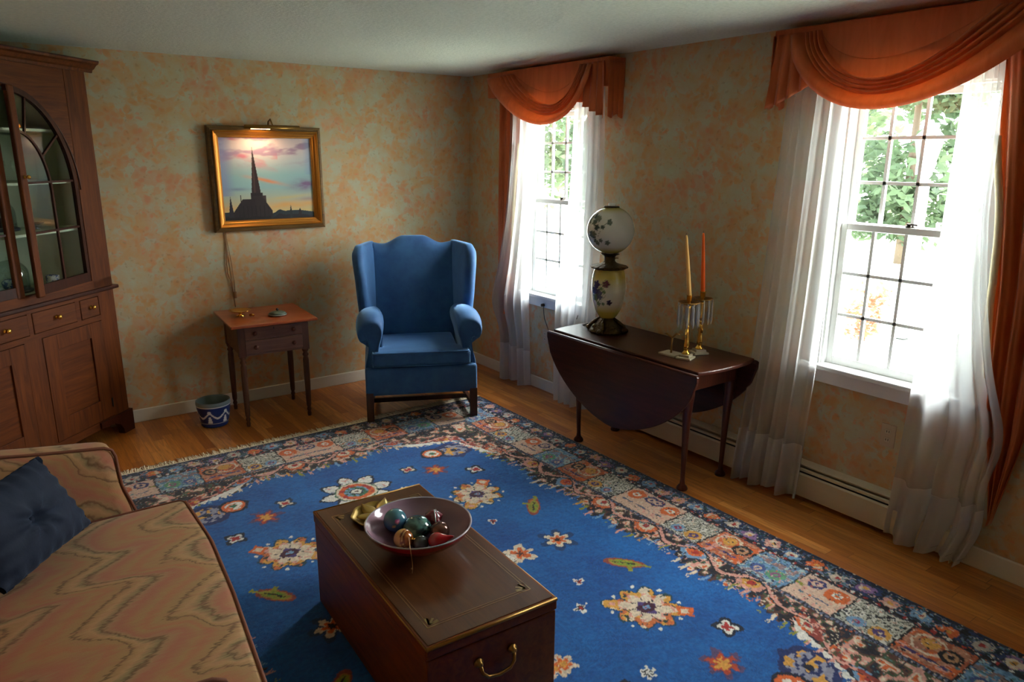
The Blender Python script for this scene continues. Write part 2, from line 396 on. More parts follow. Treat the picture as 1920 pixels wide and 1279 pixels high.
def window(name, yc):
    r = structure(name); hw = .335; y0, y1 = yc-hw, yc+hw
    c = MB().box(-.015, .005, y0-.065, y0+.005, Z0-.02, Z1+.065).box(-.015, .005, y1-.005, y1+.065, Z0-.02, Z1+.065).box(-.015, .005, y0-.065, y1+.065, Z1-.005, Z1+.065)
    c.obj('casing', M_white, r, bevel=.004)
    MB().box(.002, .138, y0-.004, y0+.014, Z0, Z1).box(.002, .138, y1-.014, y1+.004, Z0, Z1).box(.002, .138, y0, y1, Z1-.014, Z1+.004).box(.045, .138, y0, y1, Z0-.004, Z0+.014).obj('jamb', M_white, r)
    MB().box(-.055, .05, y0-.11, y1+.11, Z0-.022, Z0+.004).obj('sill', M_white, r, bevel=.006)
    MB().box(-.018, .004, y0-.085, y1+.085, Z0-.095, Z0-.022).obj('apron', M_white, r, bevel=.004)
    def sash(nm, x0, x1, z0, z1, rows):
        a, b = y0+.014, y1-.014; st = .032
        s = MB().box(x0, x1, a, a+st, z0, z1).box(x0, x1, b-st, b, z0, z1).box(x0, x1, a+st, b-st, z0, z0+st+.008).box(x0, x1, a+st, b-st, z1-st, z1).obj(nm, M_white, r, bevel=.003)
        m2 = MB(); xm = (x0+x1)/2
        for k in (-1, 0, 1): m2.box(xm-.009, xm+.009, yc+k*.157-.0078, yc+k*.157+.0078, z0+st, z1-st)
        for z in rows: m2.box(xm-.009, xm+.009, a+st, b-st, z-.0078, z+.0078)
        m2.obj('muntins', M_white, s)
        MB().box(xm-.002, xm+.002, a+st-.002, b-st+.002, z0+st, z1-st).obj('glass_pane', M_glass, s)
    sash('upper_sash', .078, .108, 1.455, 2.116, (1.90, 1.69))
    sash('lower_sash', .038, .068, Z0+.004, 1.492, (1.243, 1.03))
    lk = MB(); lk.lathe([(.013, 0), (.013, .008), (.006, .012), (.006, .018)], (.055, yc, 1.492), 14).box(.040, .058, yc-.045, yc+.004, 1.504, 1.511).box(.062, .078, yc-.02, yc+.02, 1.492, 1.500)
    lk.obj('sash_lock', M_brassd2, r)
window('window_1', -1.175); window('window_2', -3.705)

# baseboards
def bb(name, mb): return mb.obj(name, M_cream2, bevel=.005, props={'kind': 'structure'})
M_cream2 = mat('painted_baseboard', S(226, 222, 210), 0.45)
bb('baseboard_back', MB().box(-2.93, -.0, -.016, 0, 0, .092))
bb('baseboard_right', MB().box(-.016, 0, -1.93, -.016, 0, .092).box(-.016, 0, YF, -4.16, 0, .10))
bb('baseboard_left', MB().box(XL, XL+.016, YF, -1.2, 0, .092))

# heater
h = thing('baseboard_heater', 'long cream metal baseboard heater with dark slot along the window wall', 'heater', (0, 0, 0))
hy0, hy1 = -4.15, -1.95
MB().prism([(0, .03), (-.012, .03), (-.012, .205), (-.055, .205), (-.062, .198), (-.062, .192), (-.015, .192), (0, .215)], hy0, hy1, 1)
def yprism(poly, y0, y1): 
    m_ = MB(); m_.loft([[(p[0], y, p[1]) for p in poly] for y in (y0, y1)], True, True, False); return m_
yprism([(-.001, .025), (-.008, .025), (-.008, .212), (-.001, .212)], hy0, hy1).obj('back_plate', M_cream, h)
yprism([(-.001, .205), (-.050, .196), (-.052, .203), (-.001, .215)], hy0, hy1).obj('top_lip', M_cream, h)
yprism([(-.060, .025), (-.068, .030), (-.068, .150), (-.056, .158), (-.054, .152), (-.062, .146), (-.062, .034)], hy0, hy1).obj('front_cover', M_cream, h)
yprism([(-.030, .163), (-.058, .168), (-.058, .180), (-.050, .184), (-.030, .176)], hy0, hy1).obj('damper_slat', M_cream, h)
yprism([(-.009, .045), (-.050, .045), (-.050, .160), (-.009, .165)], hy0+.01, hy1-.01).obj('heating_fins', M_black, h)
for a_, b_ in ((hy0-.004, hy0), (hy1, hy1+.004)): MB().box(-.07, -.001, a_, b_, .0, .215).obj('end_cap', M_cream, h)

# outlets
def outlet(y, z, label):
    o = thing('wall_outlet', label, 'outlet', (0, y, z))
    MB().box(-.007, 0, -.036, .036, -.058, .058).obj('cover_plate', M_outlet, o, bevel=.003)
    for s in (-.021, .021):
        q = MB().box(-.0095, -.006, -.014, .014, s-.012, s+.012).obj('socket', M_outlet2, o, bevel=.003)
        MB().box(-.0100, -.0090, -.007, -.004, s-.005, s+.006).box(-.0100, -.0090, .004, .007, s-.005, s+.006).obj('slots', M_black, q)
M_outlet = mat('outlet_plate_paper', S(196, 172, 146), 0.6); M_outlet2 = mat('outlet_ivory', S(205, 190, 165), 0.5)
outlet(-3.772, .49, 'wallpaper-covered electrical outlet on the wall below the right window')
outlet(-1.08, .44, 'electrical outlet on the wall below the left window, with a dark plug in it')

# ------------------------------------------------------------------ sheer curtains
def interp(tab, z):
    tab = sorted(tab); zs = [t[0] for t in tab]; vs = [t[1] for t in tab]
    return float(np.interp(z, zs, vs))
def smooth_tab(tab):
    tab = sorted(tab); zz = np.linspace(tab[0][0], tab[-1][0], 80); vv = np.interp(zz, [t[0] for t in tab], [t[1] for t in tab])
    k = np.ones(7)/7; pv = np.pad(vv, 3, mode='edge'); vv = np.convolve(pv, k, 'valid'); return list(zip(zz, vv))
def curtain(label, left, right, nf, x0=-.10, amp=.026, hem=.31, seed=0, ztop=2.30, fan=1.0, group='white sheer curtain panels'):
    """left/right: tables (z, y) of the two vertical edges"""
    L, R = smooth_tab(left), smooth_tab(right)
    c = thing('sheer_curtain', label, 'curtain', (0, 0, 0), 0)
    ph = seed*1.7
    def pt(u, v, off=0.0):
        z = .012 + v*(ztop-.012)
        yl, yr = interp(L, z), interp(R, z)
        uu = u**fan
        k = 2*PI*nf*(uu + .045*math.sin(5*u+ph+z*.5)+.02*math.sin(13*u+ph*2))
        a = amp*(1.25-.55*v)
        s_ = math.sin(k)
        x = x0 + a*s_ + .3*a*math.sin(2.3*k+1.0+ph) + .008*math.sin(z*3+ph)
        y = yl+(yr-yl)*(u + .018*math.cos(k)*(1-abs(2*u-1)))
        zz = z + (0.012*math.sin(k*.5+ph) + .02*u if v < .02 else 0)
        return (x+off, y, zz)
    n = nf*20
    m = MB().grid(lambda u, v: pt(u, v), n, 90); m.obj('panel', M_sheer, c)
    # doubled hem
    def hp(u, v):
        z = .012+v*hem; return pt(u, (z-.012)/(ztop-.012), -.004)
    MB().grid(hp, n, 12).obj('hem', M_hem, c, props={'label': 'denser doubled hem'})
    return c
curtain('sheer white curtain on the corner side of the left window, behind the wing chair', [(0, -.566), (.402, -.582), (.50, -.53), (.605, -.449), (.70, -.47), (.936, -.572), (1.37, -.675), (1.8, -.71), (2.3, -.72)], [(0, -1.025), (.4, -1.004), (.777, -.99), (1.394, -1.04), (2.0, -1.075), (2.3, -1.08)], 4, seed=1)
curtain('sheer white curtain between the left window and the tall oil lamp', [(0, -1.33), (.83, -1.335), (1.2, -1.39), (1.6, -1.454), (2.147, -1.488), (2.3, -1.50)], [(0, -1.672), (.7, -1.716), (1.474, -1.758), (2.3, -1.77)], 4, seed=2)
curtain('sheer white curtain on the table side of the right window', [(0, -2.978), (.48, -3.02), (1.1, -3.06), (1.66, -3.098), (2.3, -3.13)], [(0, -3.40), (.14, -3.41), (.74, -3.43), (1.29, -3.438), (2.3, -3.45)], 5, seed=3)
curtain('sheer white curtain at the far right of the photo, spilling over the orange drape', [(0, -3.845), (.45, -3.865), (.85, -3.884), (1.23, -3.912), (2.3, -3.915)], [(0, -4.195), (.15, -4.25), (.262, -4.28), (.386, -4.245), (.652, -4.30), (.933, -4.204), (1.264, -4.134), (1.6, -4.091), (1.9, -4.08), (2.3, -4.05)], 4, seed=4, fan=1.4, amp=.030)

# ------------------------------------------------------------------ swag valances and drapes
def treatment(yfn, side, wname):
    """e = distance from the jabot side; yfn maps e to world y; everything hangs on one pelmet"""
    v = thing('swag_valance', 'burnt orange satin swag and pleated jabot over the %s window' % side, 'valance', (0, 0, 0), 0)
    XF = -.145
    def bx(m, e0, e1, x0, x1, z0, z1):
        a, b = sorted((yfn(e0), yfn(e1))); return m.box(x0, x1, a, b, z0, z1)
    m = MB(); bx(m, 0, 1.345, XF, -.001, 2.392, 2.412); bx(m, 0, 1.345, XF, XF+.012, 2.235, 2.40); bx(m, 0, .012, XF, -.001, 2.235, 2.40); bx(m, 1.333, 1.345, XF, -.001, 2.235, 2.40)
    m.obj('pelmet', M_orange, v, bevel=.004)
    V0 = -.12
    def sw(u, vv):
        v_ = V0 + vv*(1-V0)
        vc = max(0.0, v_)
        eL = .255-.14*vc; eR = 1.00+.30*vc
        zb = 2.152-.135*vc - (v_-vc)*.7
        wv = u**.75; shp = (4*wv*(1-wv))**(1.0-.15*vc)
        zt = 2.385-.01*vc
        z = zt-(zt-zb)*shp
        e = eL+(eR-eL)*u
        fold = 0.0
        if v_ >= 0:
            ff = vc/.52
            if ff < 1: fold = .030*abs(math.sin(PI*ff*4.0))**.75 + .010*ff
            else: fold = .010 + .040*math.sin(min(1, (vc-.52)/.48)*PI*.80)
        fold *= min(1, .55+1.5*shp)
        x = XF-.006-fold*1.1-.012*vc
        return (x, yfn(e), z)
    MB().grid(sw, 72, 130).obj('swag', M_orange, v, solid=.003)
    def jb(u, vv):
        eb = u*.262; et = .03+u*.20
        zb = 2.055+ .11*(u**1.25)
        k = (u*4.0) % 1.0; s_ = math.floor(u*4.0)
        e = (et+(eb-et)*vv)
        zz = 2.388+(zb-2.388)*vv + (.012*(abs(k-.5)*2) if vv > .97 else 0)*0
        tri = abs(k-.5)*2
        return (XF-.010-(.006+.028*vv)*tri+.004, yfn(e), zz - .014*vv*tri)
    MB().grid(jb, 66, 20, smooth=True).obj('jabot', M_orange, v, solid=.003)
    def rt(u, vv):
        zb = 2.055-.03*math.sin(u*PI*3)*.4
        return (XF-.004+u*(-XF-.002)*.95, yfn(-.004-.012*vv*abs(math.sin(u*PI*3))), 2.388+(zb-2.388)*vv)
    MB().grid(rt, 30, 12).obj('jabot_return', M_orange, v, solid=.003)
    # long side drape
    d = thing('side_drape', 'long burnt orange satin drape at the %s' % ('right edge of the photo beside the right window' if side == 'right' else 'corner side of the left window'), 'drape', (0, 0, 0), 0)
    def dr(u, vv):
        tip = .25; z = 2.36-(2.36-tip)*vv
        ein = .985 + (.12*(2.36-z) if z > 1.3 else .127+.05*(1.3-z)) ; eout = 1.325
        if z < .70: eout = 1.325-.075*((.70-z)/.45); ein = min(ein+.09*((.70-z)/.45)**.7, eout-.004)
        e = ein+(eout-ein)*u
        k = 2*PI*3.3*u+.6
        return (-.062+.020*math.sin(k)+.007*math.sin(2.2*k+z*2), yfn(e), z)
    MB().grid(dr, 60, 70).obj('drape_cloth', M_orange, d, solid=.003)
    # pale lining turned out at the inner edge
    def ln(u, vv):
        z = 1.9-1.0*vv; ein = .985 + (.12*(2.36-z) if z > 1.3 else .127+.05*(1.3-z))
        return (-.068-.014*math.sin(u*PI), yfn(ein-.012+.03*u+.008*math.sin(z*9)), z)
    MB().grid(ln, 8, 40).obj('cream_lining', M_lining, d, solid=.002, props={'label': 'cream lining showing at the edge'})
M_lining = mat('cream_lining', S(216, 196, 160), 0.8)
treatment(lambda e: -3.03-e, 'right', 'window_2')
treatment(lambda e: -1.845+e, 'left', 'window_1')

# ------------------------------------------------------------------ rug
RX0, RX1, RY0, RY1 = -3.45, -.52, -4.98, -.93
def rug_colours(co):
    x = co[:, 0]; y = co[:, 1]; xc, yc = -1.985, -2.955
    wx = .012*(fbm(x*22, y*22, 61, 2)-.5)+.009*(vnoise(x*90, y*90, 62)-.5); wy = .012*(fbm(x*22+7, y*22, 63, 2)-.5)+.009*(vnoise(x*90, y*90+5, 64)-.5)
    u = np.abs(x+wx-xc); v = np.abs(y+wy-yc); HU, HV = 1.465, 2.025
    n = len(x); C = np.zeros((n, 3), np.float32)
    blue = lin((16, 100, 174)); deep = lin((10, 72, 144)); navy = lin((22, 26, 48)); cream = lin((226, 208, 184)); pink = lin((224, 160, 146)); org = lin((222, 104, 44)); red = lin((176, 44, 40))
    gold = lin((220, 160, 70)); green = lin((60, 110, 80)); olive = lin((150, 150, 50)); teal = lin((78, 130, 140)); brown = lin((92, 52, 40)); lblue = lin((120, 160, 200)); purple = lin((80, 60, 120)); blk = lin((26, 20, 26)); white = lin((232, 228, 220))
    f = fbm(x*5, y*5, 3, 4); f2 = fbm(x*40, y*90, 5, 2)
    C[:] = deep + (blue-deep)*np.clip((f*.8+f2*.4-.25)*1.8, 0, 1)[:, None]
    d = np.minimum(HU-u, HV-v)
    right = (HU-u) < (HV-v)
    t = np.where(right, y, x*1.0)          # coordinate along the border
    tt = np.where(right, v, u)
    h1 = vnoise(x*70, y*70, 1); h2 = vnoise(x*45+9, y*45, 2); h3 = vnoise(x*28, y*28+4, 9)
    def put(mask, col): C[mask] = col
    def pal(sel, cols):
        k = np.clip((sel*len(cols)).astype(int), 0, len(cols)-1); return np.array(cols)[k]
    # --- field motifs -------------------------------------------------
    def rel(cu, cv): return u-cu, v-cv
    def star(cu, cv, r, npt, c_in, c_out, inner=.5, core=None, halo=None, sq=1.0, rot=0.0, wob=.0):
        a, b = rel(cu, cv); b = b*sq; rr = np.hypot(a, b); th = np.arctan2(b, a)+rot
        lim = r*(inner+(1-inner)*np.abs(np.cos(th*npt/2))**1.3)
        lim = lim*(1+wob*(h1-.5))
        if halo is not None: put(rr < lim*1.35+.006, halo)
        put(rr < lim, c_out); put(rr < lim*.62, c_in)
        if core is not None: put(rr < lim*.3, core)
    # medallion (white petals)
    for cv, cu in ((1.045, 0.0), (0.0, 0.0)):
        a, b = rel(cu, cv); rr = np.hypot(a, b); th = np.arctan2(b, a); pet = np.abs(np.cos(th*4+0.0))
        R0 = .19 if cv else .30
        lim = R0*(.62+.40*pet**.9*(1-.0*pet))*np.where(pet > .97, 1.05, 1.0)
        put(rr < lim+.014, navy); put(rr < lim-.004, white); put((rr > R0*.5) & (rr < lim) & (pet < .42), navy); put((rr < lim*.9) & (rr > R0*.62) & (h1 > .72), lin((180, 176, 190)))
        put((rr < R0*.62) & (rr > R0*.55), green); put(rr < R0*.58, cream); put((rr < R0*.50), org); put((rr < R0*.5) & (h2 > .6), red)
        put(rr < R0*.34, green); put((rr < R0*.34) & (h1 > .55), lblue); put(rr < R0*.20, navy); put(rr < R0*.14, white); put(rr < R0*.05, brown)
        put((rr < R0*.9) & (rr > R0*.8) & (pet > .8) & (h1 > .6), pink)
    # lobed diamonds
    a, b = rel(.522, .634); rr = np.hypot(a, b); th = np.arctan2(b, a)
    lim = .135*(.72+.32*np.abs(np.cos(4*th))**1.2)*(1+.25*np.exp(-((np.abs(np.cos(th-.785))-1)**2)/.004))
    put(rr < lim+.010, lin((30, 70, 90))); put(rr < lim, gold); m_ = rr < lim; put(m_ & (h2 > .55), lin((206, 110, 60))); put(m_ & (h3 > .55), cream); put(m_ & (h1 > .75), lin((40, 60, 60)))
    put(rr < lim*.70, cream); put((rr < lim*.7) & (np.abs(np.cos(4*th)) < .22) & (rr > .05), navy); put((rr < lim*.72) & (rr > lim*.6) & (h1 > .5), pink)
    put((np.abs(a)+np.abs(b)) < .052, purple); put((np.abs(a) < .040) & (np.abs(b) < .026), lin((70, 26, 50))); put((np.abs(a) < .016) & (np.abs(b) < .012), lblue); put(np.hypot(a, b) < .006, red)
    for q in range(8):
        an = q*PI/4+.39; put(np.hypot(a-.145*math.cos(an), b-.145*math.sin(an)) < .009, white)
    a2, b2 = rel(.522+.11, .634+.11); put((np.abs(a2)+np.abs(b2) < .045), org); put((np.abs(a2)+np.abs(b2) < .022), cream)
    a2, b2 = rel(.522-.10, .634-.10); put((np.abs(a2)+np.abs(b2) < .040), gold); put((np.abs(a2)+np.abs(b2) < .018), pink)
    star(.573, 0, .072, 6, org, cream, .45, blk, navy*.0+lin((24, 60, 110)))
    star(.366, 1.135, .040, 4, red, cream, .5, None, lin((24, 50, 80)), 1.0, .78)
    star(.500, 1.040, .058, 6, gold, lin((190, 70, 40)), .5, None, lin((90, 70, 110)), 1.0, 0, .5)
    star(.690, .910, .042, 4, red, white, .55, None, navy, 1.0, .78)
    star(.240, .914, .034, 6, blk, white, .5, white, None)
    star(.020, .700, .060, 6, org, cream, .45, gold, None, 1, .3)
    star(.300, .480, .034, 4, blk, white, .5, red, None, 1, 0, .8)
    star(.420, .330, .030, 3, red, white, .4, blk, None)
    star(.350, .0, .085, 5, org, cream, .4, brown, None, 1, .2, .4)
    star(.605, .18, .0, 5, red, org)
    # fish shaped leaf
    a, b = rel(.695, .346); th0 = .9; p = a*math.cos(th0)+b*math.sin(th0); q = -a*math.sin(th0)+b*math.cos(th0)
    body = ((p+.01)/.068)**2+(q/.026)**2
    put(body < 2.0, lin((150, 70, 60))); put(body < 1.25, lin((190, 120, 60))); put(body < 1.0, olive); put((body < .5) & (h1 > .5), lin((110, 160, 50))); put((np.abs(q) < .004) & (body < .6), blk)
    put((p > .05) & (p < .11) & (np.abs(q) < .006+.10*np.maximum(p-.075, 0)), olive); put((np.abs(p-.02) < .010) & (q > .02) & (q < .06), olive)
    # inner pendants by the chamfered corners
    a, b = rel(.74, 1.235); rr = np.hypot(a, b); put(rr < .10+.03*h3, lin((30, 44, 100))); put((rr < .085) & (h1 > .45), lin((150, 150, 170))); put((rr < .085) & (h2 > .68), gold); put(rr < .02, navy)
    a, b = rel(.60, 1.26); rr = np.hypot(a, b); put(rr < .075, navy); put((rr < .06), org); put((rr < .045) & (h1 > .4), white); put(rr < .018, green)
    # --- irregular inner border --------------------------------------
    corner = np.maximum(0, .42-np.hypot(np.maximum(0, HU-.42-u)*1.0, np.maximum(0, HV-.42-v)))*.0
    cham = np.clip((u+v-(HU+HV-1.55)), 0, 1)*.62
    jag = .055*np.abs(np.sin(tt*2*PI/.115))*(.6+.8*h3)+.03*np.sin(tt*2*PI/.46)
    dd = d-cham
    inner = dd < .505+jag
    hook = (dd < .575+jag) & (np.abs(((tt/.0575) % 1)-.5) > .36) & (h2 > .3)
    put(hook, pal(vnoise(tt[hook]*17, tt[hook]*0, 4), [cream, olive, pink, lblue, gold]))
    base = pal(vnoise(x*34, y*34, 12), [blk, blk, navy, brown, lin((70, 90, 60)), pink, cream, org])
    C[inner] = base[inner]
    # flowers along the inner border
    per = .31; ph = ((tt/per) % 1-.5)*per; rr = np.hypot(ph, dd-.44); id_ = np.floor(tt/per).astype(int) % 3
    for k_, (c1, c2) in enumerate(((org, cream), (lblue, org), (pink, gold))):
        s_ = inner & (id_ == k_); put(s_ & (rr < .062+.02*h1), c1); put(s_ & (rr < .040), c2); put(s_ & (rr < .018), red); put(s_ & (rr > .062) & (rr < .085) & (h1 > .5), navy)
    wave = .435+.045*np.sin(tt*2*PI/.31+1.2)
    put(inner & (np.abs(dd-wave) < .011), pink); put(inner & (np.abs(dd-wave-.016) < .006), blk)
    # chamfer line in white and a red spur
    s_ = (dd > .50) & (dd < .515+jag) & (cham > .02); put(s_, white)
    s_ = (cham > .05) & (dd > .36) & (dd < .50); put(s_ & (h2 > .66), lin((150, 60, 50)))
    # --- main panels --------------------------------------------------
    pan = (d < .385) & (d >= .155)
    T = (tt+.05)/.93; q4 = (T*4) % 4; idx = np.floor(q4).astype(int); fx = (q4-idx-.5)*.2325; fy = d-.27
    crm = lin((222, 186, 164)); 
    s0 = pan & (idx == 0); put(s0, crm); put(s0 & (h2 > .8), pink)
    def ring(s, cx_, cy_, ro, col, ri=.6, col2=None, rc=.25, ex=1.0):
        r_ = np.hypot((fx-cx_)*ex, fy-cy_); put(s & (r_ < ro), col); put(s & (r_ < ro*ri), crm if col2 is None else col2); put(s & (r_ < ro*rc), col)
    ring(s0, -.045, -.055, .040, lin((50, 50, 110))); ring(s0, .055, -.040, .052, org, .45, white, .2)
    put(s0 & (np.abs(fy-.045) < .006) & (np.abs(fx) < .07) & (h1 > .25), lin((90, 100, 130))); put(s0 & (np.abs(fy+.005) < .010) & (fx < -.08), olive)
    s1 = pan & (idx == 1); C[s1] = pal(vnoise(x*60, y*60, 21), [blk, lin((190, 190, 175)), lin((110, 110, 100)), white, navy])[s1]
    put(s1 & (np.abs(((fx+fy*.6)/.022) % 1-.5) < .18) & (fy < .03), lin((205, 200, 185))); ring(s1, -.04, .055, .036, lblue, .5, lin((150, 50, 90)), .2); ring(s1, .055, .055, .042, gold, .55, purple, .2)
    s2 = pan & (idx == 2); C[s2] = pal(vnoise(x*30, y*30, 31), [lin((176, 112, 90)), lin((200, 140, 110)), lin((186, 96, 60)), org, pink])[s2]
    put(s2 & (np.abs(np.hypot(fx+.03, fy+.03)-.06) < .006), cream); put(s2 & (np.hypot(fx+.03, fy+.04) < .035), gold); ring(s2, .055, -.02, .045, blk, .62, lin((190, 140, 100)), .3); put(s2 & (np.abs(fy-.06) < .008) & (np.abs(fx) < .09) & (h1 > .3), purple)
    s3 = pan & (idx == 3); C[s3] = pal(vnoise(x*46, y*46, 41), [teal, lblue, lin((90, 130, 170)), lin((170, 196, 200)), lin((150, 130, 140))])[s3]
    ring(s3, .04, .03, .044, lin((100, 160, 120)), .5, lin((150, 90, 130)), .2); ring(s3, -.05, .04, .036, lin((70, 90, 150)), .5); put(s3 & (np.abs(fy+.05) < .02) & (h1 > .5), lin((150, 120, 120)))
    put(pan & (np.abs(fx) > .112), blk); put(pan & ((d < .163) | (d > .377)), lin((60, 60, 80)))
    # --- guards -------------------------------------------------------
    s_ = (d >= .385) & (d < .40) ; put(s_, lin((110, 120, 150))); put(s_ & (((tt/.02) % 1) > .5), navy)
    g = d < .155; C[g] = pal(vnoise(x*52, y*52, 51), [navy, lin((24, 52, 60)), lin((40, 60, 110)), blk, lin((110, 130, 160)), lin((26, 70, 66))])[g]
    per = .115; ph = ((tt/per) % 1-.5)*per; rr = np.hypot(ph, d-.085-.012*np.sin(tt*27)); idg = np.floor(tt/per).astype(int) % 5
    for k_, c1 in enumerate((pink, lblue, org, lin((190, 180, 170)), lin((150, 110, 160)))):
        s_ = g & (idg == k_); put(s_ & (rr < .022+.030*h1), c1); put(s_ & (rr < .030) & (h3 > .6), cream); put(s_ & (rr < .012), red if k_ % 2 else gold)
    per = .055; ph = ((tt/per) % 1-.5)*per
    s_ = (d > .132) & (d < .155); put(s_, blk); put(s_ & (np.hypot(ph, d-.143) < .010), pal(vnoise(tt*20, tt*0, 3), [org, white, red, lblue])[0]); put(s_ & (np.hypot(ph, d-.143) < .010) & (h1 > .5), white)
    put(d < .022, lin((26, 34, 60)))
    C *= (.72+.5*vnoise(x*170, y*170, 77)+.10*(fbm(x*3, y*9, 78, 2)-.5))[:, None]
    g = d < .56
    ch_ = g & (vnoise(x*120, y*120, 91) > .80); C[ch_] = pal(vnoise(x*31, y*31, 92), [blk, navy, cream, pink, teal, org])[ch_]
    bord = (d < .56)[:, None]; C = np.where(bord, C*.82, C*.92)
    return np.clip(C, 0, 1)
rug = thing('persian_rug', 'large blue field rug with multicoloured patchwork border and cream fringe', 'rug', (0, 0, 0), 0)
nx, ny = 520, 700
gx = np.linspace(RX0, RX1, nx); gy = np.linspace(RY0, RY1, ny); GX, GY = np.meshgrid(gx, gy)
co = np.empty((nx*ny, 3), np.float32)
GZ = .012+.0012*(vnoise(GX*120, GY*120, 5)-.5); GZ[0, :] = GZ[-1, :] = GZ[:, 0] = GZ[:, -1] = .0006
co[:, 0] = GX.ravel(); co[:, 1] = GY.ravel(); co[:, 2] = GZ.ravel()
ii = (np.arange(ny-1)[:, None]*nx+np.arange(nx-1)[None, :]).ravel().astype(np.int32)
fq = np.stack([ii, ii+1, ii+nx+1, ii+nx], 1)
me = bpy.data.meshes.new('pile'); me.vertices.add(nx*ny); me.vertices.foreach_set('co', co.ravel())
me.loops.add(fq.size); me.loops.foreach_set('vertex_index', fq.ravel()); me.polygons.add(len(fq)); me.polygons.foreach_set('loop_start', np.arange(0, fq.size, 4, dtype=np.int32)); me.polygons.foreach_set('loop_total', np.full(len(fq), 4, np.int32)); me.update(calc_edges=True)
me.polygons.foreach_set('use_smooth', np.ones(len(fq), bool))
M_rug = paintmat('knotted_wool_pile', 0.95, sheen=0.25, bump=(350, 0.5, 0.004)); me.materials.append(M_rug)
pile = bpy.data.objects.new('pile', me); COL.objects.link(pile); pile.parent = rug; paint(pile, rug_colours)
M_fringe = mat('cream_fringe', S(236, 222, 196), 0.9)
fm = MB()
for k in range(560):
    x0 = RX0+(RX1-RX0)*(k+.5)/560; ln = .055+random.random()*.04; dx = random.uniform(-.02, .02)
    fm.tube([(x0, RY1-.004, .006), (x0+dx*.4, RY1+ln*.5, .006+random.random()*.006), (x0+dx, RY1+ln, .004)], [.0036, .0042, .0026], 4)
fm.box(RX0, RX1, RY1-.004, RY1+.012, .002, .009)
fm.obj('fringe', M_fringe, rug, props={'label': 'cream knotted fringe', 'kind': 'stuff'})

# ------------------------------------------------------------------ painting
pic = thing('framed_painting', 'gilt framed painting of a church spire against a pink and blue sky', 'painting', (-1.728, -.001, 1.638))
W2, H2 = .402, .362
M_gilt = mat('gilt_frame', S(190, 128, 52), 0.35, 0.75, bump=(90, 0.3, 0.002)); M_frdark = wood('dark_frame_edge', S(132, 98, 54), S(92, 66, 36), 0.35, 'x', coat=0.3)
def framering(prof, mm, name):
    """prof: list of (inset, depth toward room)"""
    m = MB(); rings = []
    for s_, dpt in prof: rings.append([(sx*(W2-s_), -dpt, sz*(H2-s_)) for sx, sz in ((-1, -1), (1, -1), (1, 1), (-1, 1))])
    m.loft(rings, True, False, False); return m.obj(name, mm, pic)
framering([(0, 0), (0, .030), (.006, .040), (.020, .046), (.030, .044)], M_frdark, 'outer_moulding')
framering([(.030, .036), (.030, .052), (.037, .057), (.044, .052), (.050, .040), (.062, .036), (.068, .028), (.074, .027), (.078, .018)], M_gilt, 'gilt_moulding')
cw, chh = W2-.076, H2-.076
m = MB(); NU, NV = 230, 200
m.grid(lambda a, b: ((2*a-1)*cw, -.016, (2*b-1)*chh), NU, NV, smooth=False)
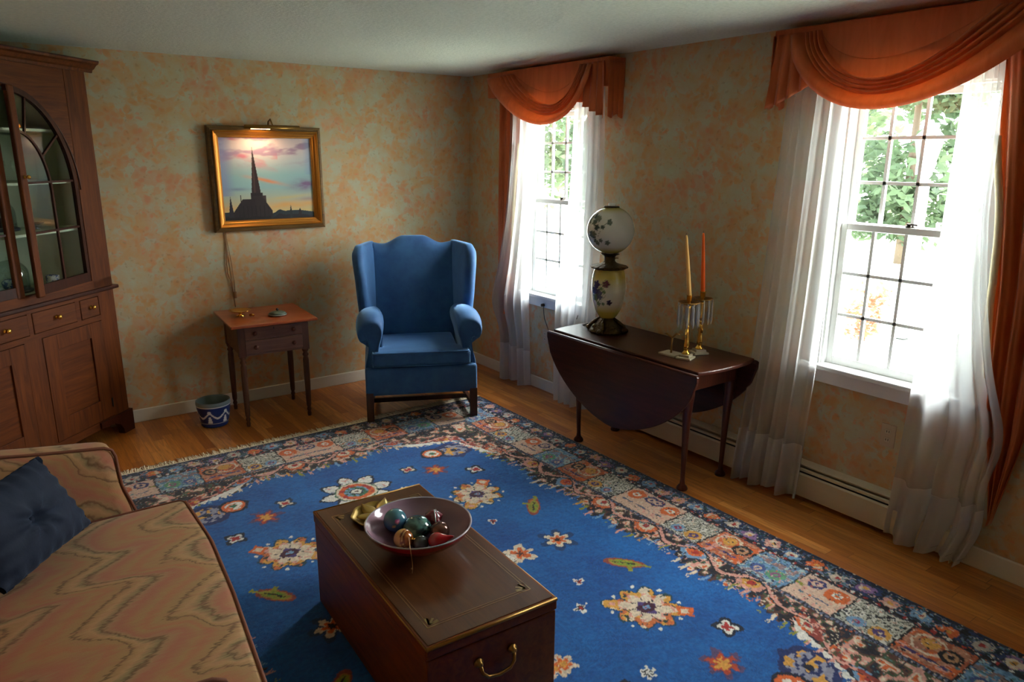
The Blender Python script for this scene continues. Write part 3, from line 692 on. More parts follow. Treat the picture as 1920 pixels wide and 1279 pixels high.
def picture(co):
    a = (co[:, 0]/cw+1)/2; b = (co[:, 2]/chh+1)/2; n = len(a); C = np.zeros((n, 3), np.float32)
    top = lin((218, 200, 204)); mid = lin((150, 190, 196)); low = lin((190, 196, 140)); base = lin((214, 190, 130))
    def mixc(c1, c2, t): t = np.clip(t, 0, 1)[:, None]; return c1*(1-t)+c2*t
    C = mixc(np.tile(base, (n, 1)), mid, (b-.10)/.30); C = mixc(C, top, (b-.55)/.35)
    e = fbm(a*4+b*2, b*9, 11, 4); C = mixc(C, lin((206, 130, 148)), ((e-.50)*5)*np.clip((b-.55)*5, 0, 1)*(a < .62))
    e = fbm(a*5-b*3, b*12, 13, 4); C = mixc(C, lin((168, 140, 168)), ((e-.54)*6)*np.clip((b-.62)*5, 0, 1))
    C = mixc(C, lin((140, 150, 200)), np.clip((.14-a)*7, 0, .7)*(b > .3)); C = mixc(C, lin((130, 160, 200)), np.clip((a-.9)*8, 0, .6)*(b > .55))
    e = fbm(a*6, b*16, 17, 4); s_ = np.exp(-((a-.90)/.14)**2-((b-.42-.1*(a-.9))/.07)**2); C = mixc(C, lin((128, 100, 140)), s_*e*2.2)
    s_ = np.exp(-((a-.93)/.12)**2-((b-.24)/.025)**2); C = mixc(C, lin((140, 110, 140)), s_*1.2*e)
    s_ = np.exp(-((a-.46)/.2)**2-((b-.50+.25*(a-.4))/.022)**2); C = mixc(C, lin((226, 150, 110)), s_*e*1.9)
    s_ = np.exp(-((b-.14-.05*a)/.05)**2); C = mixc(C, lin((228, 170, 100)), s_*e*1.2); s_ = np.exp(-((a-.72)/.2)**2-((b-.27-.1*(a-.7))/.02)**2); C = mixc(C, lin((216, 190, 110)), s_*e*1.5)
    s_ = np.exp(-((a-.15)/.15)**2-((b-.38)/.02)**2); C = mixc(C, lin((120, 130, 170)), s_*e*1.2)
    # skyline
    dk = lin((34, 24, 30)); hill = .085+.02*np.sin(a*9+1)+.03*np.exp(-((a-.60)/.04)**2)
    C[b < hill] = lin((36, 48, 56)); C[b < hill-.05] = lin((30, 26, 34))
    sp = (np.abs(a-.73) < .012*np.clip((.175-b)/.08, 0, 1)); C[sp] = lin((34, 40, 44)); sp = (np.abs(a-.835) < .018*np.clip((.13-b)/.04, 0, 1)); C[sp] = dk
    # spire: tip (.345,.885)  base half width .048 at b=.34
    hw = .050*np.clip((.885-b)/.55, 0, 1); C[(np.abs(a-.345-.02*(.885-b)) < hw) & (b > .20)] = lin((46, 32, 36))
    C[(np.abs(a-.345-.02*(.885-b)+hw*.3) < hw*.25) & (b > .3) & (b < .80)] = lin((70, 50, 50))
    C[(np.abs(a-.36) < .065) & (b < .335)] = dk; C[(np.abs(a-.44) < .022) & (b < .30+.0)] = lin((64, 48, 50))
    C[(np.abs(a-.365) < .125*np.clip((.33-b)/.22, 0, 1)+.03) & (b < .30)] = lin((44, 34, 38))
    C[(a > .07) & (a < .34) & (b < .26-1.5*np.abs(a-.205)*(a < .205)) & (b < .265)] = lin((38, 28, 34))
    C[(np.abs(a-.075) < .026*np.clip((.30-b)/.22, 0, 1))] = lin((40, 36, 48)); C[(np.abs(a-.185) < .004) & (b < .31)] = dk
    C[(b < .03+.02*vnoise(a*12, a*0, 3)) & (a < .5)] = lin((20, 14, 18))
    s_ = (a > .12) & (a < .48) & (b < .18) & (np.abs((a*22) % 1-.5) < .12); C[s_] = lin((24, 18, 22))
    return np.clip(C, 0, 1)
o = m.obj('canvas', paintmat('oil_paint', 0.45, bump=(160, 0.25, 0.002)), pic); paint(o, picture)
MB().box(-W2+.01, W2-.01, -.014, -.001, -H2+.01, H2-.01).obj('backing_board', M_frdark, pic)
# picture light
pl = thing('picture_light', 'slim brass picture light clipped over the top of the painting', 'lamp', (-1.70, -.001, 2.0))
m = MB()
arc = [(math.cos(a_), math.sin(a_)) for a_ in np.linspace(-.35, PI+.35, 12)]
rings = [[(xx, -.105+.020*c_, -.012+.020*s_) for c_, s_ in arc] for xx in (-.19, .19)]
m.loft(rings, False, False, True); m.obj('lamp_shade', M_brassd, pl, solid=.002)
m = MB().tube([(0, -.006, -.01), (0, -.02, .035), (0, -.07, .050), (0, -.105, .010)], .005, 8); m.obj('arm', M_brassd, pl)
M_bulb = mat('lit_tube_bulb', S(255, 226, 180), 0.5, emit=(S(255, 196, 120), 40.0))
MB().tube([(-.15, -.105, -.014), (-.02, -.105, -.014)], .007, 10).obj('bulb', M_bulb, pl, props={'label': 'lit warm tube bulb'})
ld = bpy.data.lights.new('picture_bulb_light', 'AREA'); ld.shape = 'RECTANGLE'; ld.size = .16; ld.size_y = .014; ld.energy = 1.3; ld.color = (1.0, .72, .40)
lo = bpy.data.objects.new('picture_bulb_light', ld); COL.objects.link(lo); lo.location = (-1.785, -.106, 1.975); lo.rotation_euler = (math.radians(-28), 0, 0)
cord = MB().tube([(-2.055, -.008, 1.30), (-2.057, -.008, 1.20), (-2.068, -.008, 1.08), (-2.066, -.008, .98), (-2.05, -.008, .92), (-2.043, -.008, .86), (-2.04, -.008, .80), (-2.038, -.02, .735)], .0035, 6)
cord.tube([(-2.06, -.008, 1.29), (-2.035, -.008, 1.05), (-2.032, -.008, .98), (-2.026, -.008, .90), (-2.030, -.010, .835)], .0025, 6)
cord.tube([(-2.030, -.012, .845), (-2.032, -.014, .800)], .011, 8)
co_ = cord.obj('cord', mat('brown_cord', S(150, 112, 70), 0.6), pl, props={'label': 'thin brown cord hanging down the wall'}); co_.matrix_parent_inverse = Matrix.Translation((1.70, .001, -2.0))

# ------------------------------------------------------------------ small work table
tb = thing('work_table', 'small square wooden end table with two drawers on turned legs', 'table', (-1.932, -.338, 0), math.radians(-4))
MB().box(-.285, .285, -.295, .295, .706, .725).obj('tabletop', M_cherry, tb, bevel=.004)
m = MB().box(-.232, -.218, -.21, .21, .51, .706).box(.218, .232, -.21, .21, .51, .706).box(-.21, .21, .212, .226, .51, .706).box(-.192, .192, -.226, -.214, .50, .512).box(-.192, .192, -.226, -.214, .606, .613).box(-.192, .192, -.226, -.214, .694, .706)
m.obj('case', M_cherryd, tb)
for z0, z1 in ((.513, .604), (.614, .692)):
    d = MB().box(-.190, .190, -.232, -.05, z0, z1).obj('drawer', M_cherryd, tb, bevel=.003)
    for sx in (-.128, .128):
        MB().loft([[(sx+r_*math.cos(a_), -yy, (z0+z1)/2+r_*math.sin(a_)) for a_ in np.linspace(0, 2*PI, 17)[:-1]] for r_, yy in ((.007, .232), (.007, .242), (.014, .248), (.016, .255), (.011, .261), (.003, .263))], True, True, True).obj('knob', M_mahogz, d)
    if z0 > .6: MB().box(-.003, .003, -.2335, -.231, .668, .682).obj('keyhole', M_black, d)
prof = [(.012, 0), (.014, .02), (.011, .035), (.016, .05), (.011, .065), (.016, .08), (.017, .10), (.021, .30), (.020, .42), (.015, .44), (.022, .455), (.014, .47), (.022, .485), (.022, .50)]
for sx in (-1, 1):
    for sy in (-1, 1):
        MB().lathe(prof, (sx*.211, sy*.205, 0), 18).box(sx*.211-.024, sx*.211+.024, sy*.205-.024, sy*.205+.024, .495, .706).obj('leg', M_cherryl, tb)
# things on it
def tpoint(x, y): return (x, y, .7255)
bd = thing('brass_dish', 'shallow polished brass footed dish on the end table', 'dish', (-2.085, -.30, .7255))
MB().lathe([(.028, 0), (.030, .003), (.012, .010), (.010, .018), (.022, .024), (.052, .032), (.075, .040), (.077, .042), (.072, .0415), (.05, .035), (.02, .028), (.001, .026)], n=32).obj('bowl', M_brass, bd)
MB().tube([(.05, -.05, .008), (.062, -.066, .012), (.072, -.074, .008)], .008, 8).obj('handle', M_brass, bd)
td = thing('trinket_dish', 'round glass lidded dish with dark bead knob on the end table', 'dish', (-1.868, -.425, .7255))
M_pewt = mat('patterned_pewter', S(84, 100, 88), 0.35, 0.5, bump=(70, 0.8, 0.004)); M_jet = mat('jet_bead', S(22, 20, 26), 0.2)
MB().lathe([(.045, 0), (.060, .004), (.064, .010), (.060, .012)], n=30, wob=lambda a, z: 1+.03*math.cos(12*a)).obj('saucer', mat('pressed_glass', S(130, 140, 134), 0.2), td)
MB().lathe([(.056, .011), (.054, .020), (.040, .027), (.015, .031), (.004, .032)], n=30, wob=lambda a, z: 1+.03*math.cos(16*a)).obj('lid', M_pewt, td)
MB().sphere((0, 0, .042), .010, 14, 8).tube([(0, 0, .030), (0, 0, .038)], .004).obj('knob', M_jet, td)

# cachepot
pt = thing('jasperware_cachepot', 'blue and white garlanded plant pot on the floor beside the end table', 'pot', (-2.335, -.36, 0))
mpot = MB().lathe([(.070, 0), (.082, .004), (.088, .012), (.086, .022), (.094, .04), (.104, .10), (.110, .145), (.113, .165), (.111, .182), (.106, .183), (.104, .170), (.098, .10), (.085, .03), (.06, .02), (.002, .018)], n=96)
# refine vertical resolution for the decoration
zs = list(np.linspace(.012, .165, 46)); pr = [(.070, 0), (.082, .004)]+[(float(np.interp(z, [.012, .022, .04, .10, .145, .165], [.088, .086, .094, .104, .110, .113])), float(z)) for z in zs]+[(.111, .182), (.106, .183), (.104, .170), (.098, .10), (.085, .03), (.06, .02), (.002, .018)]
mpot = MB().lathe(pr, n=160)
def potcol(co):
    a = np.arctan2(co[:, 1], co[:, 0]); z = co[:, 2]; r = np.hypot(co[:, 0], co[:, 1]); n = len(a)
    C = np.tile(lin((22, 52, 130)), (n, 1)); wh = lin((226, 232, 240))
    per = 2*PI/6; p = ((a/per) % 1)
    gar = .075+.045*(2*np.abs(p-.5))**1.6; out = (z > .03) & (z < .15)
    C[out & (np.abs(z-gar) < .0075+.002*np.sin(a*60))] = wh
    C[out & (np.hypot((p-0)*.11*per, z-.118) < .012)] = wh; C[out & (np.hypot((p-1)*.11*per, z-.118) < .012)] = wh
    q = np.minimum(np.abs(p-.5), 1)*.105*per
    q0 = np.minimum(p, 1-p)*.105*per
    C[out & (q0 < .006+.012*np.clip((.09-z)/.05, 0, 1)) & (z > .042) & (z < .088)] = wh
    C[np.abs(z-.152) < .003] = wh; C[np.abs(z-.036) < .0025] = wh
    C[(z > .158)] = lin((120, 140, 150)); ro_ = np.interp(z, [.0, .012, .022, .04, .10, .145, .165], [.07, .088, .086, .094, .104, .110, .113]); C[(r < ro_-.004) & (z > .016)] = lin((110, 124, 120))
    C[(z < .012)] = lin((60, 110, 170))
    return C
o = mpot.obj('pot_body', paintmat('jasper_blue', 0.4), pt); paint(o, potcol)

# ------------------------------------------------------------------ wing chair
ch = thing('wing_chair', 'blue velvet wingback armchair standing on the rug corner', 'armchair', (-1.128, -1.1265, 0), math.radians(-25.3))
# local: x right, y toward the chair back, z up
RUGZ = .013
for sx in (-1, 1):
    MB().box(sx*.385-sx*.05 if sx > 0 else -.385, .385 if sx > 0 else -.335, 0, .05, RUGZ, .22).obj('leg', M_walnut, ch, bevel=.003)
    z0b = 0.0 if sx < 0 else 0.0
    rings = [[(sx*(.31+dx), yb+dy, z_) for dx, dy in ((-.02, -.02), (.02, -.02), (.02, .02), (-.02, .02))] for z_, yb in ((.0, .76), (.10, .70), (.22, .65))]
    MB().loft(rings, True, True, False).obj('leg', M_walnut, ch)
    MB().loft([[(sx*(xx-.012), yy, z_) for z_ in (.07, .10)]+[(sx*(xx+.012), yy, z_) for z_ in (.10, .07)] for xx, yy in ((.36, .05), (.315, .69))], True, True, False).obj('stretcher', M_walnut, ch)
MB().box(-.34, .34, .24, .265, .07, .10).obj('stretcher', M_walnut, ch, bevel=.002)
MB().rbox(-.386, .386, .002, .66, .195, .398, .022, 8, 0).obj('seat_rail', M_blue, ch)
# seat cushion (T shape kept simple: widens in front of the arms)
def cush(q):
    wf = 1.0
    if q.y > .12: wf = .80+.20*max(0, 1-(q.y-.12)/.03) if q.y < .15 else .80
    x = q.x*wf
    return (x, q.y, q.z)
cu = MB().rbox(-.335, .335, -.012, .56, .400, .505, .028, 14, .012, cush).obj('seat_cushion', M_blue, ch)
ed = [(-.322, .545, .497), (-.262, .16, .503), (-.325, .115, .503), (-.332, .0, .500)]
MB().tube([(-.326, .10, .500), (-.328, .0, .499), (-.315, -.012, .499), (0, -.014, .501), (.315, -.012, .499), (.328, 0, .499), (.326, .10, .500)], .0055, 8).tube([(-.33, .10, .41), (-.331, -.006, .410), (0, -.014, .409), (.331, -.006, .410), (.33, .10, .41)], .0055, 8).tube([(.329, -.010, .412), (.331, -.010, .495)], .0055, 8).tube([(-.329, -.010, .412), (-.331, -.010, .495)], .0055, 8).obj('welt', M_blue, cu)
# back
def yback(z): return .575+.20*max(0, z-.45)
def htop(x):
    a_ = abs(x)
    t_ = max(0, min(1, (a_-.07)/.15)); return 1.215-.058*(t_*t_*(3-2*t_))+.012*max(0, (a_-.24)/.06)
m = MB()
def backring(z_frac, inset, dy):
    ring = []
    xs = list(np.linspace(-.30, .30, 31))
    return xs
NXB = 33
rings = []
# closed loops in the (y,z) plane swept along x
for i in range(NXB):
    x = -.305+.61*i/(NXB-1); e = abs(x)/.305; ht = htop(x)-.0
    k = .25 if i in (0, NXB-1) else (.7 if i in (1, NXB-2) else 1.0)
    pts = []
    zz = [.38+(ht-.03-.38)*j/14 for j in range(15)]
    for z in zz: pts.append((x, yback(z)-.012*math.sin(PI*min(1, (z-.38)/(ht-.38)))*(1-e*e)*k*1.5, z))
    for a_ in np.linspace(0, PI, 9)[1:-1]:
        pts.append((x, yback(ht)+.055-.055*math.cos(a_)-0, ht-.03+.032*math.sin(a_)))
    for z in reversed(zz): pts.append((x, yback(z)+.11, z))
    rings.append(pts)
MB().loft(rings, True, True, True).obj('backrest', M_blue, ch)
# wings
for sx in (-1, 1):
    rings = []
    zs = [.56, .62, .68, .74, .80, .86, .92, .98, 1.04, 1.09, 1.13, 1.155, 1.172, 1.180]
    for z in zs:
        xf = float(np.interp(z, [.56, .72, .80, .95, 1.03, 1.12, 1.18], [.375, .385, .392, .400, .410, .418, .405]))
        yf = float(np.interp(z, [.56, .72, .82, .95, 1.05, 1.12, 1.16, 1.18], [.43, .42, .395, .385, .40, .43, .46, .50]))
        yb = yback(z)+.09; xb = .305; th = .036 if z < 1.15 else (.026 if z < 1.175 else .012)
        d = Vector((xf-xb, yf-yb)); L_ = d.length; d.normalize(); nn = Vector((d.y, -d.x))
        ring = []
        B = Vector((xb, yb)); F = Vector((xf, yf))+d*(-.03)
        side = [(0, -1), (.25, -1), (.5, -1.02), (.75, -1.05)]
        for s_, q in side: p = B+(F-B)*s_+nn*(th*q); ring.append(p)
        fr = th*1.18
        for a_ in np.linspace(-PI/2, PI/2, 9): p = F+d*(math.cos(a_)*fr)+nn*(math.sin(a_)*fr); ring.append(p)
        for s_, q in reversed(side): p = B+(F-B)*s_+nn*(th*-q); ring.append(p)
        rings.append([(sx*p.x, p.y, z) for p in ring])
    MB().loft(rings, True, True, True).obj('wing', M_blue, ch, sub=1)
    # arm with outward scroll
    sec = [(.300, .20), (.298, .40), (.285, .48), (.268, .56), (.250, .63), (.240, .69), (.250, .735), (.285, .765), (.330, .775), (.380, .765), (.420, .735), (.440, .690), (.438, .645), (.415, .605), (.385, .588), (.362, .590), (.352, .565), (.358, .50), (.375, .44), (.387, .40), (.388, .20)]
    rings = []
    for y_, sc_, dz in ((.044, .66, -.045), (.030, .76, -.040), (.032, .84, -.034), (.050, .90, -.026), (.10, .96, -.012), (.16, .99, -.004), (.25, .99, -.004), (.36, .96, -.012), (.46, .92, -.022), (.56, .88, -.03), (.66, .86, -.03)):
        cx_, cz_ = .352, .60
        ring = []
        for px_, pz_ in sec:
            if pz_ > .45: ring.append((sx*(cx_+(px_-cx_)*sc_), y_, (cz_+(pz_-cz_)*sc_ if pz_ > cz_ else pz_)+dz*(1 if pz_ > .6 else 0)))
            else:
                ring.append((sx*(cx_+(px_-cx_)*(sc_ if sc_ < 1 and y_ < .05 else 1)), y_, pz_))
        rings.append(ring)
    MB().loft(rings, True, True, True).obj('arm', M_blue, ch, sub=1)

# ------------------------------------------------------------------ drop leaf table
dl = thing('drop_leaf_table', 'dark mahogany drop leaf table with both rounded leaves hanging, under the wall between the windows', 'table', (-.355, -2.478, 0))
L2 = .612
poly = []
for t_ in np.linspace(-1, 1, 15): poly.append((.235*t_, -L2+.028*(abs(t_)**2.2)))
poly += [(x_, -y_) for x_, y_ in reversed(poly)]
MB().prism(poly, .716, .738, 2).obj('tabletop', M_mahog, dl, bevel=.006)
def leaf(x0, sgn, nm):
    zt = .722; pts = []
    n_ = 36
    for i in range(n_+1):
        t_ = -1+2*i/n_; pts.append((t_*L2*.995, zt-.03-.425*max(0, (1-abs(t_)**1.65))**(1/1.65)))
    poly_ = [(L2*.995, zt), (-L2*.995, zt)]+pts
    lf = MB()
    lf.prism(poly_, x0, x0+.018*sgn, 0); o_ = lf.obj('leaf', M_mahog, dl, bevel=.004)
    MB().tube([(x0+.004*sgn, -L2*.985, .718), (x0+.004*sgn, L2*.985, .718)], .012, 10).obj('rule_joint', M_mahog, o_)
leaf(-.252, -1, 'front'); leaf(.228, 1, 'back')
MB().box(-.20, .20, -.50, -.482, .60, .716).box(-.20, .20, .482, .50, .60, .716).box(-.205, -.187, -.50, .50, .60, .716).box(.187, .205, -.50, .50, .60, .716).obj('apron', M_mahogz, dl, bevel=.003)
for sx, sy in ((-1, -1), (-1, 1), (1, -1), (1, 1)):
    bx_, by_ = (-.150 if sx < 0 else .205), sy*.44
    bx_ = -.125 if sx < 0 else .205
    path = [(.0, .0, .0, .030), (0, 0, .010, .032), (0, 0, .022, .026), (0, 0, .034, .015), (0, 0, .06, .0125), (.002, 0, .15, .0145), (.004, 0, .28, .018), (.006, 0, .40, .022), (.010, 0, .50, .028), (.012, 0, .56, .034), (.006, 0, .60, .034), (0, 0, .63, .028), (0, 0, .70, .028)]
    rings = []
    for dx, dy, z, r_ in path:
        ox = -.02*math.sin(PI*max(0, (z-.05))/.6)*0
        rings.append([(bx_+sx*dx*1.0+r_*math.cos(a_), by_+sy*dx+r_*math.sin(a_), z) for a_ in np.linspace(0, 2*PI, 17)[:-1]])
    MB().loft(rings, True, True, True).obj('leg', M_mahogz, dl)

# ------------------------------------------------------------------ oil lamp
lx, ly = -.345, -2.125
lp = thing('oil_lamp', 'tall painted glass parlour lamp with round globe and vase body on the drop leaf table', 'lamp', (lx, ly, .7385))
M_porc = paintmat('painted_milk_glass', 0.18, coat=0.5)
M_oldbr = mat('cast_antique_brass', S(84, 68, 42), 0.42, 0.85, bump=(75, 1.0, 0.010))
m = MB(); prb = [(.112, 0), (.118, .008), (.110, .022), (.086, .036), (.066, .052), (.062, .062), (.048, .078), (.038, .090), (.042, .096)]
m.lathe(prb, n=64, wob=lambda a, z: 1+(.13*max(0, math.cos(4*a+.6))**3-.05 if z < .05 else .03*math.cos(8*a)))
for k in range(4):
    a_ = k*PI/2+.45; m.sphere((.118*math.cos(a_), .118*math.sin(a_), .016), .024, 10, 7, (1, 1, .75)); m.tube([(.04*math.cos(a_), .04*math.sin(a_), .085), (.08*math.cos(a_), .08*math.sin(a_), .060), (.108*math.cos(a_+.1), .108*math.sin(a_+.1), .036), (.13*math.cos(a_), .13*math.sin(a_), .010)], [.010, .013, .012, .010], 8); m.sphere((.085*math.cos(a_+.78), .085*math.sin(a_+.78), .036), .018, 10, 7)
m.obj('cast_base', M_oldbr, lp)
def vase(z): return float(np.interp(z, [.090, .105, .14, .20, .26, .32, .36, .385, .40], [.048, .060, .080, .098, .106, .106, .100, .094, .086]))
zz = np.linspace(.09, .40, 70)
bo = MB().lathe([(vase(z), z) for z in zz], n=120).obj('vase_body', M_porc, lp)
def flowers(a, z, spots, cols, C, rad):
    for (sa, sz, r_, ci) in spots:
        da = (a-sa+PI) % (2*PI)-PI; q = np.hypot(da*rad, z-sz); th = np.arctan2(z-sz, da*rad)
        C[q < r_*(.65+.35*np.abs(np.cos(2.5*th)))] = cols[ci]
# camera-facing azimuth of the lamp in its own frame
az = math.atan2(-5.390-ly, -3.463-lx)
def vasecol(co):
    a = np.arctan2(co[:, 1], co[:, 0]); z = co[:, 2]; n = len(a); yl = lin((196, 176, 84)); cr = lin((214, 208, 186))
    t_ = np.clip(np.abs(z-.24)/.14, 0, 1)**1.6
    t_ = np.where(z > .24, np.clip((z-.27)/.08, 0, 1), np.clip((.19-z)/.06, 0, 1))[:, None]
    C = cr*(1-t_)+yl*t_; cols = [lin((70, 56, 96)), lin((96, 40, 60)), lin((96, 116, 76)), lin((48, 32, 48))]
    flowers(a, z, [(az-.75, .31, .026, 0), (az-.9, .27, .030, 0), (az-.62, .26, .028, 0), (az-.85, .225, .026, 2), (az-.55, .235, .022, 0), (az-.15, .315, .024, 1), (az-.42, .285, .014, 2), (az-.28, .268, .012, 2), (az+.08, .20, .018, 3), (az-.30, .19, .012, 2), (az-.65, .19, .018, 2)], cols, C, .1)
    for k in range(6):
        s_ = np.abs(z-(.20+.02*k+.05*np.sin((a-az+.5)*3))) < .0022; C[s_ & (np.abs(a-az+.55) < .4)] = cols[2]
    return C
paint(bo, vasecol)
MB().lathe([(.086, .395), (.110, .402), (.116, .410), (.104, .416), (.085, .420), (.060, .428), (.045, .434), (.034, .445), (.034, .470), (.040, .480), (.060, .488), (.052, .490)], n=60, wob=lambda a, z: 1+(.035*math.cos(14*a) if z < .425 else 0)).obj('burner_collar', M_oldbr, lp)
MB().box(.034, .060, -.003, .003, .455, .461).lathe([(.010, 0), (.010, .004)], (.062, 0, .456), 12).obj('wick_key', M_brassd, lp)
gz, gr = .632, .145
gp = [(gr*math.sin(t_), gz-gr*math.cos(t_)) for t_ in np.linspace(.38, PI-.30, 70)]
go = MB().lathe(gp, n=140, cap=False).obj('globe', M_porc, lp)
def globecol(co):
    a = np.arctan2(co[:, 1], co[:, 0]); z = co[:, 2]; yl = lin((196, 182, 96)); cr = lin((206, 206, 194)); t_ = np.where(z > gz, np.clip((z-gz-.105)/.03, 0, 1), np.clip((gz-.09-z)/.03, 0, 1))[:, None]
    C = cr*(1-t_)+yl*t_; cols = [lin((76, 92, 78)), lin((96, 104, 84)), lin((64, 78, 72))]
    sp = []; rr_ = random.Random(4)
    for k in range(17): sp.append((az-.55-rr_.random()*.75, gz-.07+rr_.random()*.16, .010+rr_.random()*.014, rr_.randrange(3)))
    sp += [(az-.05, gz+.060, .020, 0), (az-.12, gz-.062, .018, 1), (az-.35, gz+.03, .014, 2), (az-.42, gz-.05, .014, 1)]
    flowers(a, z, sp, cols, C, gr)
    s_ = (np.abs(z-(gz+.06-.35*(a-az+.05)**2)) < .002) & (np.abs(a-az+.3) < .35); C[s_] = cols[1]
    return C
paint(go, globecol)
MB().lathe([(.050, .772), (.046, .778), (.024, .780)], n=30).obj('globe_ring', M_oldbr, lp)
MB().lathe([(.022, .48), (.026, .56), (.020, .65), (.021, .795), (.019, .795), (.018, .66)], n=24, cap=False).obj('glass_chimney', M_milk if False else mat('frosted_chimney', S(235, 232, 225), 0.3), lp)
cd = MB().tube([(.04, .10, .012), (.06, .17, .004), (.03, .215, .003), (-.02, .205, .003), (-.005, .165, .003), (.05, .15, .004)], .003, 6)
cd.obj('cord', mat('dark_cord', S(46, 38, 32), 0.5), lp)
pc = MB().tube([(.21, .52, -.02), (.24, .60, -.14), (.27, .71, -.24), (.285, .83, -.30), (.29, .93, -.245), (.30, 1.01, -.14), (.318, 1.045, -.07), (.325, 1.045, -.045)], .003, 6)
pc.tube([(.322, 1.045, -.045), (.300, 1.045, -.045)], .012, 8).obj('plug_cord', mat('brown_plug_cord', S(60, 46, 38), 0.5), lp)

# ------------------------------------------------------------------ girandoles with candles
M_crys = mat('cut_crystal', S(225, 226, 232), 0.05, trans=0.75, spec=1.0); M_marb = mat('veined_marble', S(190, 176, 150), 0.3, bump=(20, 0.1, 0.001))
def girandole(loc, rotz, label):
    g = thing('girandole', label, 'candlestick', loc, rotz, 'brass girandoles hung with crystal prisms')
    MB().box(-.042, .042, -.042, .042, 0, .012).box(-.030, .030, -.030, .030, .012, .026).obj('marble_base', M_marb, g, bevel=.003)
    m = MB()
    m.lathe([(.022, .026), (.024, .032), (.014, .040), (.012, .05)], n=18)
    # figural stem: draped figure
    rings = []
    for z, rx, ry, ox in ((.05, .014, .013, 0), (.07, .017, .015, .002), (.10, .015, .013, .004), (.125, .012, .010, .001), (.145, .015, .010, -.001), (.160, .016, .010, 0), (.168, .008, .007, 0)):
        rings.append([(ox+rx*math.cos(a_)*(1+.12*math.cos(5*a_)), ry*math.sin(a_)*(1+.12*math.cos(5*a_)), z) for a_ in np.linspace(0, 2*PI, 17)[:-1]])
    m.loft(rings, True, True, True); m.sphere((0, 0, .180), .010, 12, 8)
    m.tube([(.014, 0, .158), (.026, .004, .175), (.014, .003, .198), (.004, 0, .205)], .0045, 7).tube([(-.014, 0, .158), (-.024, 0, .14), (-.014, -.004, .122)], .0045, 7)
    m.lathe([(.005, .19), (.008, .205), (.006, .22), (.006, .27), (.012, .285), (.010, .30)], n=14)
    m.obj('brass_figure', M_brass, g)
    MB().lathe([(.012, .296), (.036, .300), (.054, .310), (.055, .316), (.030, .306), (.012, .304)], n=36, wob=lambda a, z: 1+.06*math.cos(12*a)).obj('bobeche', M_brassd, g)
    MB().lathe([(.010, .308), (.008, .318), (.014, .326), (.015, .350), (.018, .353), (.016, .354), (.0125, .350), (.0125, .34)], n=20, cap=False).obj('candle_cup', M_brass, g)
    for k in range(11):
        a_ = 2*PI*k/11; cx_, cy_ = .055*math.cos(a_), .055*math.sin(a_)
        m = MB(); rings = []
        for z, r_ in ((.312, .002), (.306, .006), (.298, .002), (.290, .0045), (.205, .0066), (.193, .0056), (.176, .0012)):
            rings.append([(cx_+r_*math.cos(q), cy_+r_*math.sin(q), z) for q in np.linspace(0, 2*PI, 7)[:-1]])
        m.loft(rings, True, True, False).obj('crystal_prism', M_crys, g)
    return g
girandole((-.435, -2.845, .7385), math.radians(20), 'brass girandole with crystal prisms holding the pale yellow candle')
girandole((-.290, -2.815, .7385), math.radians(65), 'brass girandole with crystal prisms holding the orange candle')
def candle(loc, m_, label, h_, tilt):
    o_ = thing('taper_candle', label, 'candle', loc); o_.rotation_euler = (tilt[0], tilt[1], 0)
    MB().lathe([(.0115, 0), (.0115, .06), (.0098, h_*.6), (.0065, h_*.95), (.004, h_)], n=16).obj('wax', m_, o_)
    MB().tube([(0, 0, h_-.002), (.001, 0, h_+.012)], .001, 5).obj('wick', M_black, o_)
candle((-.435, -2.845, .7385+.338), mat('pale_yellow_wax', S(232, 176, 96), 0.45, spec=.4), 'pale yellow taper candle in the front girandole', .335, (math.radians(-3.8), math.radians(-5.2)))
candle((-.290, -2.815, .7385+.338), mat('orange_wax', S(246, 98, 14), 0.5, spec=.3), 'orange taper candle in the girandole nearer the wall', .335, (math.radians(-2.0), math.radians(-2.8)))
kb = MB().box(-.05, .05, -.09, .09, 0, .010); 
kt = thing('marble_slab', 'low marble slab with a small brass bracket beside the front girandole', 'ornament', (-.437, -2.742, .7385), math.radians(4))
MB().box(-.045, .045, -.055, .055, 0, .010).obj('slab', M_marb, kt, bevel=.002)
MB().tube([(0, 0, .01), (0, .0, .06), (-.01, -.01, .10)], [.006, .004, .005], 8).tube([(-.01, -.01, .10), (.0, -.03, .125), (.01, -.045, .12)], [.005, .006, .003], 8).tube([(-.01, -.01, .10), (-.02, .02, .12), (-.015, .04, .115)], [.005, .006, .003], 8).obj('brass_bracket', M_brassd, kt)

